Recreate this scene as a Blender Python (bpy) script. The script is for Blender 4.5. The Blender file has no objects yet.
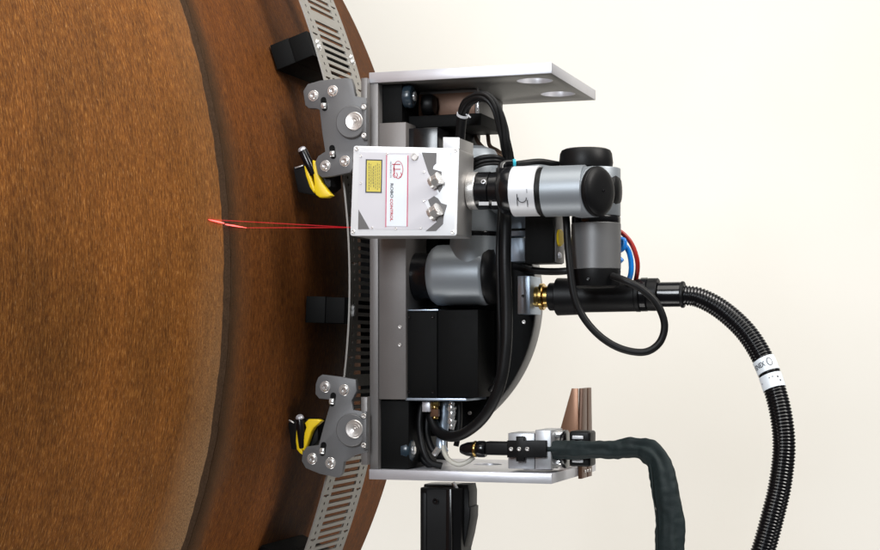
import bpy, bmesh, math, random
from mathutils import Vector, Matrix, noise
random.seed(7)
PI = math.pi
scn = bpy.context.scene
C = scn.collection

# ------------------------------------------------------------------ camera
FPX = 1680.0                      # focal length in pixels of an 880 wide frame
YAW = math.radians(18.6)
cs, sn = math.cos(YAW), math.sin(YAW)
cam = bpy.data.cameras.new('camera')
cam.sensor_width = 36.0
cam.lens = 36.0 * FPX / 880.0
cam.shift_y = -75.0 / 880.0 * -1  # horizon lies below the middle of the frame
cam.clip_start = 0.05; cam.clip_end = 60
camo = bpy.data.objects.new('camera', cam)
camo.rotation_euler = (math.radians(90), 0, YAW)
C.objects.link(camo); scn.camera = camo

# ------------------------------------------------------------------ light
w = bpy.data.worlds.new('World'); scn.world = w; w.use_nodes = True
wn = w.node_tree; wl = wn.links            # soft room light: pale ceiling above, dim floor below
wt = wn.nodes.new('ShaderNodeTexCoord'); wx = wn.nodes.new('ShaderNodeSeparateXYZ'); wr_ = wn.nodes.new('ShaderNodeValToRGB')
wm_ = wn.nodes.new('ShaderNodeMapRange'); wm_.inputs[1].default_value = -1; wm_.inputs[2].default_value = 1
wl.new(wt.outputs['Generated'], wx.inputs[0]); wl.new(wx.outputs[2], wm_.inputs[0]); wl.new(wm_.outputs[0], wr_.inputs[0])
wr_.color_ramp.elements[0].position = .40; wr_.color_ramp.elements[0].color = (.34, .33, .32, 1)
wr_.color_ramp.elements[1].position = .60; wr_.color_ramp.elements[1].color = (.92, .97, 1.0, 1)
wl.new(wr_.outputs[0], wn.nodes['Background'].inputs[0])
wn.nodes['Background'].inputs[1].default_value = 0.14
def area(name, loc, target, sx, sy, power, col):
    l = bpy.data.lights.new(name, 'AREA'); l.shape = 'RECTANGLE'; l.size = sx; l.size_y = sy
    l.energy = power; l.color = col
    o = bpy.data.objects.new(name, l); o.location = loc
    d = Vector(target) - Vector(loc)
    o.rotation_euler = d.to_track_quat('-Z', 'Y').to_euler(); C.objects.link(o)
area('window_light', (2.0, 1.7, 2.1), (-0.95, 2.3, 0.1), 1.1, 1.1, 74, (1.0, 0.965, 0.92))
area('fill_light', (-0.95, -0.7, 1.05), (-0.85, 2.5, 0.1), 0.6, 1.3, 74, (0.90, 0.95, 1.0))
area('wall_light', (-0.1, 2.25, 1.9), (-1.3, 4.6, -0.5), 3.0, 1.5, 61, (1.0, 0.965, 0.905))
area('low_wall_fill', (-0.5, 2.4, -1.9), (-1.3, 4.5, -0.1), 3.0, 1.0, 42, (1.0, 0.975, 0.94))  # added lamp out of view, evens out the lower wall
scn.view_settings.view_transform = 'Standard'; scn.view_settings.look = 'None'
scn.view_settings.exposure = 0.0; scn.view_settings.gamma = 1.0
try: scn.view_settings.use_curve_mapping = False
except Exception: pass

# ------------------------------------------------------------------ geometry helpers
def W(px, py, Y):
    """point of the plane y = Y seen at pixel (px, py) of the 880x550 frame"""
    u = (px - 440.0) / FPX
    t = Y / (cs + sn * u)
    return Vector((t * (-sn + cs * u), Y, t * (350.0 - py) / FPX))
def S(n, Y=2.45):                 # pixels to metres at depth Y
    return n * (Y * 1.068) / FPX
def zat(py, Y, px=440): return W(px, py, Y).z

ORG = {}
def worg(p): return ORG.get(p.name, Vector((0, 0, 0))) if p else Vector((0, 0, 0))
def thing(name, label, cat, loc, group=None):
    o = bpy.data.objects.new(name, None); C.objects.link(o); o.empty_display_size = 0.02
    o.location = loc; ORG[o.name] = Vector(loc)
    o['label'] = label; o['category'] = cat
    if group: o['group'] = group
    return o
def tag(o, label, cat, group=None):
    o['label'] = label; o['category'] = cat
    if group: o['group'] = group
    return o

class MB:
    def __init__(s): s.bm = bmesh.new()
    def box(s, a, b, bev=0.0008, seg=2):
        a = Vector(a); b = Vector(b)
        lo = Vector((min(a.x, b.x), min(a.y, b.y), min(a.z, b.z))); hi = Vector((max(a.x, b.x), max(a.y, b.y), max(a.z, b.z)))
        r = bmesh.ops.create_cube(s.bm, size=1)
        for v in r['verts']:
            v.co = Vector((lo[i] + (v.co[i] + .5) * (hi[i] - lo[i]) for i in range(3)))
        if bev:
            es = list({e for v in r['verts'] for e in v.link_edges})
            bmesh.ops.bevel(s.bm, geom=es, offset=bev, segments=seg, profile=.5, affect='EDGES')
        return s
    def prism(s, pts, vec, bev=0.0, seg=2):
        """closed outline (world points) pushed along vec"""
        vec = Vector(vec); n = len(pts)
        A = [s.bm.verts.new(p) for p in pts]; B = [s.bm.verts.new(Vector(p) + vec) for p in pts]
        fs = [s.bm.faces.new(A), s.bm.faces.new(B[::-1])]
        for i in range(n):
            fs.append(s.bm.faces.new((A[i], B[i], B[(i + 1) % n], A[(i + 1) % n])))
        bmesh.ops.recalc_face_normals(s.bm, faces=fs)
        if bev:
            es = list(set(fs[0].edges) | set(fs[1].edges))
            bmesh.ops.bevel(s.bm, geom=es, offset=bev, segments=seg, profile=.5, affect='EDGES')
        return s
    def lathe(s, p0, axis, prof, seg=48):
        """prof: list of (distance along axis, radius)"""
        p0 = Vector(p0); ax = Vector(axis).normalized()
        up = Vector((0, 0, 1)) if abs(ax.z) < .9 else Vector((1, 0, 0))
        e1 = ax.cross(up).normalized(); e2 = ax.cross(e1).normalized()
        prev = None; fs = []
        for d, r in prof:
            c = p0 + ax * d
            if r < 1e-6: ring = [s.bm.verts.new(c)]
            else: ring = [s.bm.verts.new(c + (e1 * math.cos(2 * PI * k / seg) + e2 * math.sin(2 * PI * k / seg)) * r) for k in range(seg)]
            if prev is not None:
                for k in range(seg):
                    a, b = k, (k + 1) % seg
                    if len(prev) == 1 and len(ring) == 1: break
                    if len(prev) == 1: fs.append(s.bm.faces.new((prev[0], ring[a], ring[b])))
                    elif len(ring) == 1: fs.append(s.bm.faces.new((prev[a], ring[0], prev[b])))
                    else: fs.append(s.bm.faces.new((prev[a], ring[a], ring[b], prev[b])))
            prev = ring
        bmesh.ops.recalc_face_normals(s.bm, faces=fs)
        return s
    def cyl(s, p0, p1, r, bev=0.001, seg=40):
        p0 = Vector(p0); p1 = Vector(p1); L = (p1 - p0).length; b = min(bev, r * .4, L * .4)
        return s.lathe(p0, p1 - p0, [(0, 0), (0, r - b), (b * .3, r - b * .3), (b, r), (L - b, r), (L - b * .3, r - b * .3), (L, r - b), (L, 0)], seg)
    def tube(s, pts, rad, seg=16, flat=None, caps=True, wob=0):
        """pts: dense list; rad: number or list; flat: list of width factors"""
        n = len(pts)
        T = []
        for i in range(n):
            a = pts[max(0, i - 1)]; b = pts[min(n - 1, i + 1)]; T.append((b - a).normalized())
        nrm = T[0].cross(Vector((0, 1, 0)))
        if nrm.length < .1: nrm = T[0].cross(Vector((0, 0, 1)))
        nrm.normalize(); prev = None; first = None; fs = []
        for i in range(n):
            nrm = (nrm - T[i] * nrm.dot(T[i])).normalized(); bi = T[i].cross(nrm)
            r = rad[i] if isinstance(rad, (list, tuple)) else rad
            fl = flat[i] if flat else (1, 1)
            ring = []
            for k in range(seg):
                a = 2 * PI * k / seg
                q = pts[i] + nrm * math.cos(a) * r * fl[0] + bi * math.sin(a) * r * fl[1]
                if wob:
                    q += (q - pts[i]).normalized() * wob * (.45 * noise.noise(q * 38) + .35 * noise.noise(q * 110) + 1.35 * noise.noise(Vector((math.cos(a) * 1.7, math.sin(a) * 1.7, i * .035))))
                ring.append(s.bm.verts.new(q))
            if prev:
                for k in range(seg):
                    fs.append(s.bm.faces.new((prev[k], ring[k], ring[(k + 1) % seg], prev[(k + 1) % seg])))
            else: first = ring
            prev = ring
        if caps: fs.append(s.bm.faces.new(first)); fs.append(s.bm.faces.new(prev[::-1]))
        bmesh.ops.recalc_face_normals(s.bm, faces=fs)
        return s
    def build(s, name, mat, parent=None, ang=35, subd=0):
        me = bpy.data.meshes.new(name)
        if parent: org = worg(parent)
        else:
            vs = [v.co for v in s.bm.verts]
            org = Vector(((min(v.x for v in vs) + max(v.x for v in vs)) / 2, (min(v.y for v in vs) + max(v.y for v in vs)) / 2, min(v.z for v in vs)))
        for v in s.bm.verts: v.co -= org
        s.bm.to_mesh(me); s.bm.free()
        me.materials.append(mat)
        me.polygons.foreach_set('use_smooth', [True] * len(me.polygons))
        me.set_sharp_from_angle(angle=math.radians(ang))
        o = bpy.data.objects.new(name, me); C.objects.link(o)
        if parent: o.parent = parent
        else: o.location = org
        ORG[o.name] = org
        return o
def spline(P, n=10):
    P = [Vector(p) for p in P]; out = []
    Q = [P[0] * 2 - P[1]] + P + [P[-1] * 2 - P[-2]]
    for i in range(1, len(Q) - 2):
        p0, p1, p2, p3 = Q[i - 1], Q[i], Q[i + 1], Q[i + 2]
        for k in range(n):
            t = k / n
            out.append(.5 * ((2 * p1) + (p2 - p0) * t + (2 * p0 - 5 * p1 + 4 * p2 - p3) * t * t + (3 * p1 - p0 - 3 * p2 + p3) * t ** 3))
    out.append(P[-1]); return out
def resample(pts, step):
    out = [pts[0]]; acc = 0
    for a, b in zip(pts, pts[1:]):
        L = (b - a).length
        while L > 0 and acc + L >= step:
            a = a + (b - a).normalized() * (step - acc); out.append(a); L = (b - a).length; acc = 0
        acc += L
    return out
def instance(mesh, name, parent, loc, rot=None, scale=1.0):
    o = bpy.data.objects.new(name, mesh); C.objects.link(o); o.parent = parent
    o.location = Vector(loc) - worg(parent)
    if rot is not None: o.rotation_euler = rot
    o.scale = (scale,) * 3; ORG[o.name] = Vector(loc)
    return o

# ------------------------------------------------------------------ materials
def nodes(name):
    m = bpy.data.materials.new(name); m.use_nodes = True
    nt = m.node_tree; return m, nt, nt.nodes['Principled BSDF']
def N(nt, t, **k):
    n = nt.nodes.new(t)
    for a, b in k.items(): setattr(n, a, b)
    return n
def mat(name, col, rough=.4, metal=0., bump=0., bscale=300, var=.12, vscale=25, brush=None, spec=None, sheen=0, coat=0):
    """plain surface with uneven roughness, faint mottling, grain and optional brushing"""
    m, nt, b = nodes(name); L = nt.links
    b.inputs['Metallic'].default_value = metal
    if spec is not None: b.inputs['Specular IOR Level'].default_value = spec
    if sheen: b.inputs['Sheen Weight'].default_value = sheen
    if coat: b.inputs['Coat Weight'].default_value = coat; b.inputs['Coat Roughness'].default_value = .12
    tc = N(nt, 'ShaderNodeTexCoord'); mp = N(nt, 'ShaderNodeMapping'); L.new(tc.outputs['Object'], mp.inputs[0])
    n1 = N(nt, 'ShaderNodeTexNoise'); n1.inputs['Scale'].default_value = vscale; n1.inputs['Detail'].default_value = 6
    L.new(mp.outputs[0], n1.inputs[0])
    mx = N(nt, 'ShaderNodeMix', data_type='RGBA'); c = Vector(col)
    mx.inputs[6].default_value = (*(c * (1 - var)), 1); mx.inputs[7].default_value = (*[min(1, x) for x in c * (1 + var)], 1)
    L.new(n1.outputs[0], mx.inputs[0]); L.new(mx.outputs[2], b.inputs['Base Color'])
    n2 = N(nt, 'ShaderNodeTexNoise'); n2.inputs['Scale'].default_value = bscale; n2.inputs['Detail'].default_value = 3
    if brush:
        mp2 = N(nt, 'ShaderNodeMapping'); mp2.inputs['Scale'].default_value = brush; L.new(tc.outputs['Object'], mp2.inputs[0]); L.new(mp2.outputs[0], n2.inputs[0])
    else: L.new(mp.outputs[0], n2.inputs[0])
    mr = N(nt, 'ShaderNodeMapRange'); mr.inputs[3].default_value = rough * .75; mr.inputs[4].default_value = min(1, rough * 1.3)
    ad = N(nt, 'ShaderNodeMath', operation='MULTIPLY_ADD'); ad.inputs[1].default_value = .5
    L.new(n2.outputs[0], ad.inputs[0]); hf = N(nt, 'ShaderNodeMath', operation='MULTIPLY'); hf.inputs[1].default_value = .5
    L.new(n1.outputs[0], hf.inputs[0]); L.new(hf.outputs[0], ad.inputs[2]); L.new(ad.outputs[0], mr.inputs[0]); L.new(mr.outputs[0], b.inputs['Roughness'])
    if bump:
        bp = N(nt, 'ShaderNodeBump'); bp.inputs['Strength'].default_value = bump; bp.inputs['Distance'].default_value = .001
        L.new(n2.outputs[0], bp.inputs['Height']); L.new(bp.outputs[0], b.inputs['Normal'])
    return m
M = dict(
    alu=mat('brushed_aluminium', (.60, .60, .64), .38, .6, .10, 40, .07, brush=(2, 30, 30)),
    alu_soft=mat('satin_aluminium', (.42, .43, .45), .42, .6, .05, 200, .05),
    alu_blue=mat('anodised_aluminium', (.42, .50, .60), .35, .7, .03, 200, .06),
    grey=mat('grey_anodised_steel', (.158, .145, .140), .45, .35, .12, 45, .10, brush=(3, 30, 30)),
    grey_light=mat('grey_brushed_steel', (.165, .155, .152), .42, .4, .14, 40, .08, brush=(2, 20, 40)),
    rim=mat('dull_aluminium', (.25, .245, .24), .5, .3, .05, 200, .08),
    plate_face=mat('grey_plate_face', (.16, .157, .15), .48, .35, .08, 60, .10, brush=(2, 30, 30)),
    bracket=mat('bracket_grey', (.125, .124, .127), .5, .3, .08, 500, .10),
    rail=mat('track_steel', (.33, .315, .29), .42, .6, .08, 60, .10, brush=(20, 3, 20)),
    chrome=mat('polished_steel', (.82, .82, .82), .16, .75, 0, 200, .03),
    steel=mat('turned_steel', (.66, .64, .62), .28, .7, .05, 100, .05),
    black=mat('black_plastic', (.0045, .0045, .005), .44, 0, .05, 400, .15, spec=.2),
    black_gloss=mat('black_gloss', (.005, .005, .006), .18, 0, 0, 200, .1, spec=.4),
    black_matt=mat('black_matt', (.004, .004, .004), .6, 0, .08, 500, .15, spec=.1),
    rubber=mat('black_rubber', (.005, .005, .0055), .45, 0, .15, 350, .2, spec=.25),
    knob=mat('blue_black_plastic', (.02, .035, .05), .25, 0, 0, 200, .1),
    arm=mat('arm_silver', (.265, .29, .315), .42, .42, .06, 600, .08, vscale=9),
    arm_dark=mat('arm_grey', (.15, .15, .152), .45, .35, .04, 600, .05),
    white=mat('white_ring', (.64, .65, .68), .35, .1, .02, 300, .03),
    housing=mat('sensor_white', (.82, .84, .87), .40, .15, .04, 500, .06, vscale=10),
    housing_side=mat('sensor_aluminium', (.33, .32, .315), .42, .6, .05, 60, .05, brush=(30, 30, 2)),
    label=mat('label_grey', (.64, .63, .67), .42, 0, 0, 200, .03),
    label_white=mat('label_white', (.78, .83, .88), .4, 0, 0, 200, .03),
    recess=mat('recess_grey', (.13, .125, .125), .5, .3, .05, 300, .1),
    red=mat('print_red', (.50, .03, .06), .4, 0, 0, 100, .05),
    pink=mat('print_pink', (.60, .12, .20), .4, 0, 0, 100, .05),
    ink=mat('print_dark', (.035, .04, .05), .45, 0, 0, 100, .05),
    sticker=mat('sticker_yellow', (.66, .55, .09), .45, 0, 0, 100, .05),
    yellow=mat('yellow_plastic', (.76, .53, .008), .38, 0, .05, 300, .08),
    brass=mat('brass', (.62, .42, .14), .22, 1., 0, 100, .08),
    copper=mat('copper_plate', (.24, .125, .075), .38, .5, .08, 50, .12, brush=(2, 2, 40)),
    copper_dark=mat('copper_tarnished', (.125, .062, .036), .40, .35, .1, 60, .25, brush=(2, 2, 30)),
    blue=mat('blue_hose', (.008, .19, .62), .3, 0, 0, 200, .05),
    redh=mat('red_hose', (.36, .02, .012), .35, 0, 0, 200, .05),
    brownc=mat('brown_cable', (.12, .075, .05), .4, 0, 0, 200, .1),
    white_tube=mat('ivory_tube', (.55, .53, .46), .35, 0, 0, 200, .05),
    fabric=mat('teal_black_fabric', (.005, .0125, .0135), .60, 0, .6, 900, .3, vscale=40, sheen=.03, spec=.3),
    cyan=mat('cyan_plastic', (.02, .35, .45), .3),
)
# rusty mill-scale steel, grain runs round the shell (uv in metres: u round, v along)
def rust(name, near):
    m, nt, b = nodes(name); L = nt.links
    uv = N(nt, 'ShaderNodeUVMap'); uv.uv_map = 'uv'
    def nz(su, sv, det, rough=.6, dist=0):
        mp = N(nt, 'ShaderNodeMapping'); mp.inputs['Scale'].default_value = (su, sv, 1); L.new(uv.outputs[0], mp.inputs[0])
        n = N(nt, 'ShaderNodeTexNoise'); n.inputs['Scale'].default_value = 1; n.inputs['Detail'].default_value = det
        n.inputs['Roughness'].default_value = rough; n.inputs['Distortion'].default_value = dist
        L.new(mp.outputs[0], n.inputs[0]); return n.outputs[0]
    def ramp(x, stops):
        r = N(nt, 'ShaderNodeValToRGB'); e = r.color_ramp.elements
        while len(e) < len(stops): e.new(.5)
        for k, (p, c) in enumerate(stops): e[k].position = p; e[k].color = (*c, 1)
        L.new(x, r.inputs[0]); return r.outputs[0]
    def mix(f, a, b_, mode='MIX'):
        x = N(nt, 'ShaderNodeMix', data_type='RGBA', blend_type=mode)
        if isinstance(f, float): x.inputs[0].default_value = f
        else: L.new(f, x.inputs[0])
        for s_, v in ((6, a), (7, b_)):
            if isinstance(v, tuple): x.inputs[s_].default_value = (*v, 1)
            else: L.new(v, x.inputs[s_])
        return x.outputs[2]
    grain = nz(76, 370, 5, .72, .2); fleck = nz(105, 480, 3, .6); big = nz(3.2, 5, 5, .6); fine = nz(330, 420, 3, .7)
    streak = nz(8, 60, 4, .6)
    if near:
        base = ramp(grain, [(.28, (.062, .022, .005)), (.45, (.155, .056, .010)), (.57, (.262, .104, .020)), (.72, (.50, .255, .070))])
        flc = ramp(fleck, [(.60, (0, 0, 0)), (.74, (.8, .8, .8))]); base = mix(flc, base, (.60, .34, .14))
    else:  # far plate: rust darkened to paint in the shade around the track
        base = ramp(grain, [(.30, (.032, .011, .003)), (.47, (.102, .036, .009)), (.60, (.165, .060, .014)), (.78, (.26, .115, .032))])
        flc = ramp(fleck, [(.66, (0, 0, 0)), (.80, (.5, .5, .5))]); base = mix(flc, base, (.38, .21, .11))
    bg = ramp(big, [(.3, (.66, .64, .62)), (.7, (1.16, 1.08, 1.05))]); base = mix(1.0, base, bg, 'MULTIPLY')
    sg = ramp(streak, [(.3, (.80, .78, .76)), (.7, (1.14, 1.12, 1.10))]); base = mix(1.0, base, sg, 'MULTIPLY')
    # ground, sandy band beside the weld on both plates
    sp = N(nt, 'ShaderNodeSeparateXYZ'); L.new(uv.outputs[0], sp.inputs[0])
    ad = N(nt, 'ShaderNodeMath', operation='MULTIPLY_ADD'); ad.inputs[1].default_value = .14; L.new(big, ad.inputs[0]); L.new(sp.outputs[1], ad.inputs[2])
    mr = N(nt, 'ShaderNodeMapRange'); mr.clamp = True
    if near: mr.inputs[1].default_value = 2.13; mr.inputs[2].default_value = 2.24
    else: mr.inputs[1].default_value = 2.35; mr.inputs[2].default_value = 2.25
    L.new(ad.outputs[0], mr.inputs[0])
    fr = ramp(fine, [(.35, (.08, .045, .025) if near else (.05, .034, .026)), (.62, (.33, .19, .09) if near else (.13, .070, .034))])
    band = N(nt, 'ShaderNodeMath', operation='MULTIPLY'); band.inputs[1].default_value = .62
    ur = N(nt, 'ShaderNodeMapRange'); ur.interpolation_type = 'SMOOTHSTEP'; L.new(sp.outputs[0], ur.inputs[0])
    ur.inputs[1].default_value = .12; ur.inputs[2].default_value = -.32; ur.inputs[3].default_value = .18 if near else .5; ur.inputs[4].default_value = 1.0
    L.new(mr.outputs[0], band.inputs[0]); L.new(ur.outputs[0], band.inputs[1])
    base = mix(band.outputs[0], base, fr)
    if not near:
        e1 = N(nt, 'ShaderNodeMapRange'); e1.inputs[1].default_value = 2.244; e1.inputs[2].default_value = 2.210
        w2 = N(nt, 'ShaderNodeMath', operation='MULTIPLY_ADD'); w2.inputs[1].default_value = -.06; L.new(fine, w2.inputs[0]); L.new(sp.outputs[1], w2.inputs[2])
        w3 = N(nt, 'ShaderNodeMath', operation='ADD'); w3.inputs[1].default_value = .028; L.new(w2.outputs[0], w3.inputs[0]); L.new(w3.outputs[0], e1.inputs[0])
        base = mix(e1.outputs[0], base, (.040, .022, .011))
    L.new(base, b.inputs['Base Color']); b.inputs['Metallic'].default_value = .0
    rr = N(nt, 'ShaderNodeMapRange'); rr.inputs[3].default_value = .50; rr.inputs[4].default_value = .82; L.new(grain, rr.inputs[0]); L.new(rr.outputs[0], b.inputs['Roughness'])
    b.inputs['Specular IOR Level'].default_value = .12 if near else .07
    bp = N(nt, 'ShaderNodeBump'); bp.inputs['Strength'].default_value = .45; bp.inputs['Distance'].default_value = .0012
    hh = N(nt, 'ShaderNodeMath', operation='ADD'); L.new(grain, hh.inputs[0]); L.new(fine, hh.inputs[1]); L.new(hh.outputs[0], bp.inputs['Height']); L.new(bp.outputs[0], b.inputs['Normal'])
    return m
RUST_N = rust('mill_scale_rust', True); RUST_F = rust('rust_far_plate_shaded', False)
WELD = mat('weld_groove', (.055, .033, .020), .85, 0, .9, 400, .5, vscale=260, spec=.05)
# wall paint
WALL, nt, b = nodes('cream_wall_paint'); L = nt.links
tc = N(nt, 'ShaderNodeTexCoord')
n1 = N(nt, 'ShaderNodeTexNoise'); n1.inputs['Scale'].default_value = 1.6; n1.inputs['Detail'].default_value = 6; L.new(tc.outputs['Object'], n1.inputs[0])
r1 = N(nt, 'ShaderNodeValToRGB'); r1.color_ramp.elements[0].position = .3; r1.color_ramp.elements[0].color = (.80, .775, .72, 1)
r1.color_ramp.elements[1].position = .7; r1.color_ramp.elements[1].color = (.83, .81, .765, 1)
L.new(n1.outputs[0], r1.inputs[0]); L.new(r1.outputs[0], b.inputs['Base Color']); b.inputs['Roughness'].default_value = .75
n2 = N(nt, 'ShaderNodeTexNoise'); n2.inputs['Scale'].default_value = 55; n2.inputs['Detail'].default_value = 5; L.new(tc.outputs['Object'], n2.inputs[0])
bp = N(nt, 'ShaderNodeBump'); bp.inputs['Strength'].default_value = .10; bp.inputs['Distance'].default_value = .003
L.new(n2.outputs[0], bp.inputs['Height']); L.new(bp.outputs[0], b.inputs['Normal'])
# laser light
LASER, nt, b = nodes('laser_line')
b.inputs['Base Color'].default_value = (.8, .05, .05, 1); b.inputs['Emission Color'].default_value = (1, .10, .09, 1); b.inputs['Emission Strength'].default_value = 3.5
LASERB, nt, b = nodes('laser_light_in_air')
b.inputs['Base Color'].default_value = (.6, .0, .01, 1); b.inputs['Emission Color'].default_value = (1, .0, .02, 1); b.inputs['Emission Strength'].default_value = .38
b.inputs['Alpha'].default_value = .22

# ------------------------------------------------------------------ wall
CAMF = Vector((-sn, cs, 0)); CAMR = Vector((cs, sn, 0))
wm = MB(); D = 4.7; a = CAMF * D
wm.prism([a + CAMR * x + Vector((0, 0, z)) for x, z in ((-4, -1.15), (4, -1.15), (4, 2.6), (-4, 2.6))], CAMF * .12)
wall = wm.build('wall', WALL); wall['kind'] = 'structure'

# ------------------------------------------------------------------ rusty steel shell
CX, CZ = -2.23, .108
RT = 1.170; RR = 1.240
def P(r, th, Y): return Vector((CX + r * math.cos(th), Y, CZ + r * math.sin(th)))
tank = thing('steel_pipe', 'huge rusty brown steel pipe with a welded joint filling the left side', 'pipe', (CX, 2.0, CZ - RT))
ths = []
t = -180.0
while t < 180 - 1e-6:
    ths.append(math.radians(t)); t += .25 if -40 <= t < 40 else 4.0
def wobble(th, k): return .0016 * noise.noise(Vector((th * 22, k, 0))) + .0011 * noise.noise(Vector((th * 90, k, 3))) + 0.004 * max(0, min(1, (-.19 - th) * 400)) * max(0, 1 - (-.19 - th) * 6)
def shell(name, prof, material, wobk=None):
    """prof: list of (Y, r, weight of seam irregularity)"""
    bm = bmesh.new(); uvl = bm.loops.layers.uv.new('uv'); rings = []
    org = worg(tank)
    for (Y, r, wt) in prof:
        ring = []
        for th in ths:
            dy = wobble(th, 1) * wt; dr = (.0014 * noise.noise(Vector((th * 60, Y * 80, 9))) if wt else 0) * min(1, wt * 1.4)
            dr += .0010 * noise.noise(Vector((th * 3, Y * 3, 0)))
            ring.append(bm.verts.new(P(r + dr, th, Y + dy) - org))
        rings.append(ring)
    n = len(ths)
    for i in range(len(rings) - 1):
        for k in range(n):
            k2 = (k + 1) % n
            f = bm.faces.new((rings[i][k], rings[i][k2], rings[i + 1][k2], rings[i + 1][k]))
            u0 = ths[k]; u1 = ths[k2] if k2 else math.radians(180)
            for lp, (u, Y) in zip(f.loops, ((u0, prof[i][0]), (u1, prof[i][0]), (u1, prof[i + 1][0]), (u0, prof[i + 1][0]))):
                lp[uvl].uv = (u * RT, Y)
    bmesh.ops.recalc_face_normals(bm, faces=bm.faces)
    me = bpy.data.meshes.new(name); bm.to_mesh(me); bm.free(); me.materials.append(material)
    me.polygons.foreach_set('use_smooth', [True] * len(me.polygons)); me.set_sharp_from_angle(angle=math.radians(50))
    o = bpy.data.objects.new(name, me); C.objects.link(o); o.parent = tank; ORG[o.name] = org; return o
SY = 2.184
o = shell('shell_plate', [(1.25, 1.12, 0), (1.25, 1.172, 0), (1.6, 1.172, 0), (1.9, 1.172, 0), (2.12, 1.172, 0), (2.150, 1.1722, .4), (2.166, 1.172, .7), (2.176, 1.1715, .9), (2.1805, 1.170, 1), (2.184, 1.1665, 1), (2.188, 1.156, 1), (2.189, 1.12, 0)], RUST_N)
o['label'] = 'brighter orange brown plate near the camera'
o = shell('weld_seam', [(2.187, 1.160, 1), (2.196, 1.1605, 1), (2.203, 1.1615, 1), (2.208, 1.1630, 1), (2.2115, 1.1645, 1.3), (2.2150, 1.1662, 1.8), (2.2170, 1.160, 2)], WELD)
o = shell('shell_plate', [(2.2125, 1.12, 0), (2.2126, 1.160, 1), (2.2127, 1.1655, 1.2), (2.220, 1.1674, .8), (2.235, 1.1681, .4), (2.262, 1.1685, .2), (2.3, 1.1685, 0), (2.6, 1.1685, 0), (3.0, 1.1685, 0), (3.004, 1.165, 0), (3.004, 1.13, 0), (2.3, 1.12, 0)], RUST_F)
o['label'] = 'reddish plate under the track, colour darkened for shade'
# cross welded: heat marks omitted

# ------------------------------------------------------------------ curved track on magnet feet
track = thing('curved_track', 'curved perforated steel track standing off the rusty pipe on black blocks', 'track', (CX + RR, 2.49, CZ - .9))
Y0T, Y1T = 2.490, 2.665
pitch = .0126 / RR
tm = bmesh.new(); orgT = worg(track)
# cells across the width: plain border, small holes, rib, slot, rib, small holes, border
xs = [0, .006, .0145, .0195, .026, .036, .138, .148, .154, .159, .1675, .175]
def cell(k):
    base = k * pitch; rows = [0, .24, .38, .62, .76, 1.0]; return [base + r * pitch for r in rows]
cache = {}
def vtx(th, y, r):
    key = (round(th, 6), round(y, 5), round(r, 4))
    if key not in cache: cache[key] = tm.verts.new(P(r, th, y) - orgT)
    return cache[key]
def quad(a, b, c, d): tm.faces.new((a, b, c, d))
KN = 62
solid = {}
for k in range(-KN, KN):
    rows = cell(k)
    for ri in range(5):
        for ci in range(len(xs) - 1):
            hole = False
            if ci == 5 and ri in (1, 2, 3) and k % 24 != 11: hole = True
            if ci in (2, 8) and ri in (2, 1) : hole = True
            if k % 6 == 2 and ci in (1, 3, 7, 9) and ri in (2,): hole = True
            solid[(k * 5 + ri, ci)] = not hole
def rowth(R): return cell(R // 5)[R % 5]
R0, R1 = -KN * 5, KN * 5 - 1
for (R, c), s_ in solid.items():
    if not s_: continue
    a, b_ = rowth(R), (rowth(R + 1) if R < R1 else KN * pitch)
    y0, y1 = Y0T + xs[c], Y0T + xs[c + 1]; ro, ri_ = RR + .0015, RR - .0015
    quad(vtx(a, y0, ro), vtx(a, y1, ro), vtx(b_, y1, ro), vtx(b_, y0, ro))
    quad(vtx(a, y0, ri_), vtx(b_, y0, ri_), vtx(b_, y1, ri_), vtx(a, y1, ri_))
    for (dR, dc, e) in ((1, 0, ((b_, y0), (b_, y1))), (-1, 0, ((a, y1), (a, y0))), (0, 1, ((b_, y1), (a, y1))), (0, -1, ((a, y0), (b_, y0)))):
        if not solid.get((R + dR, c + dc), False):
            (t0, q0), (t1, q1) = e
            quad(vtx(t0, q0, ro), vtx(t1, q1, ro), vtx(t1, q1, ri_), vtx(t0, q0, ri_))
bmesh.ops.recalc_face_normals(tm, faces=tm.faces)
me = bpy.data.meshes.new('perforated_band'); tm.to_mesh(me); tm.free(); me.materials.append(M['rail'])
me.polygons.foreach_set('use_smooth', [True] * len(me.polygons)); me.set_sharp_from_angle(angle=math.radians(30))
o = bpy.data.objects.new('perforated_band', me); C.objects.link(o); o.parent = track; ORG[o.name] = orgT

# shared screw: head with hex recess, axis -Y (faces the camera), unit radius
def screw_mesh(name, material, washer=True):
    m = MB()
    if washer: m.lathe((0, 0, 0), (0, -1, 0), [(0, 1.45), (.12, 1.45), (.18, 1.38), (.18, .9)], 28)
    m.lathe((0, 0, 0), (0, -1, 0), [(.1, 1.0), (.62, 1.0), (.78, .88), (.80, .62), (.78, .50)], 28)
    m.lathe((0, 0, 0), (0, -1, 0), [(.78, .50), (.30, .46), (.22, 0)], 6)
    for v in m.bm.verts: pass
    me = bpy.data.meshes.new(name); bmesh.ops.recalc_face_normals(m.bm, faces=m.bm.faces); m.bm.to_mesh(me); m.bm.free(); me.materials.append(material)
    me.polygons.foreach_set('use_smooth', [True] * len(me.polygons)); me.set_sharp_from_angle(angle=math.radians(35)); return me
SCREW = screw_mesh('screw', M['chrome']); SCREW_S = screw_mesh('small_screw', M['steel'], False); SCREW_B = screw_mesh('black_screw', M['black_gloss'], False)
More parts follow.
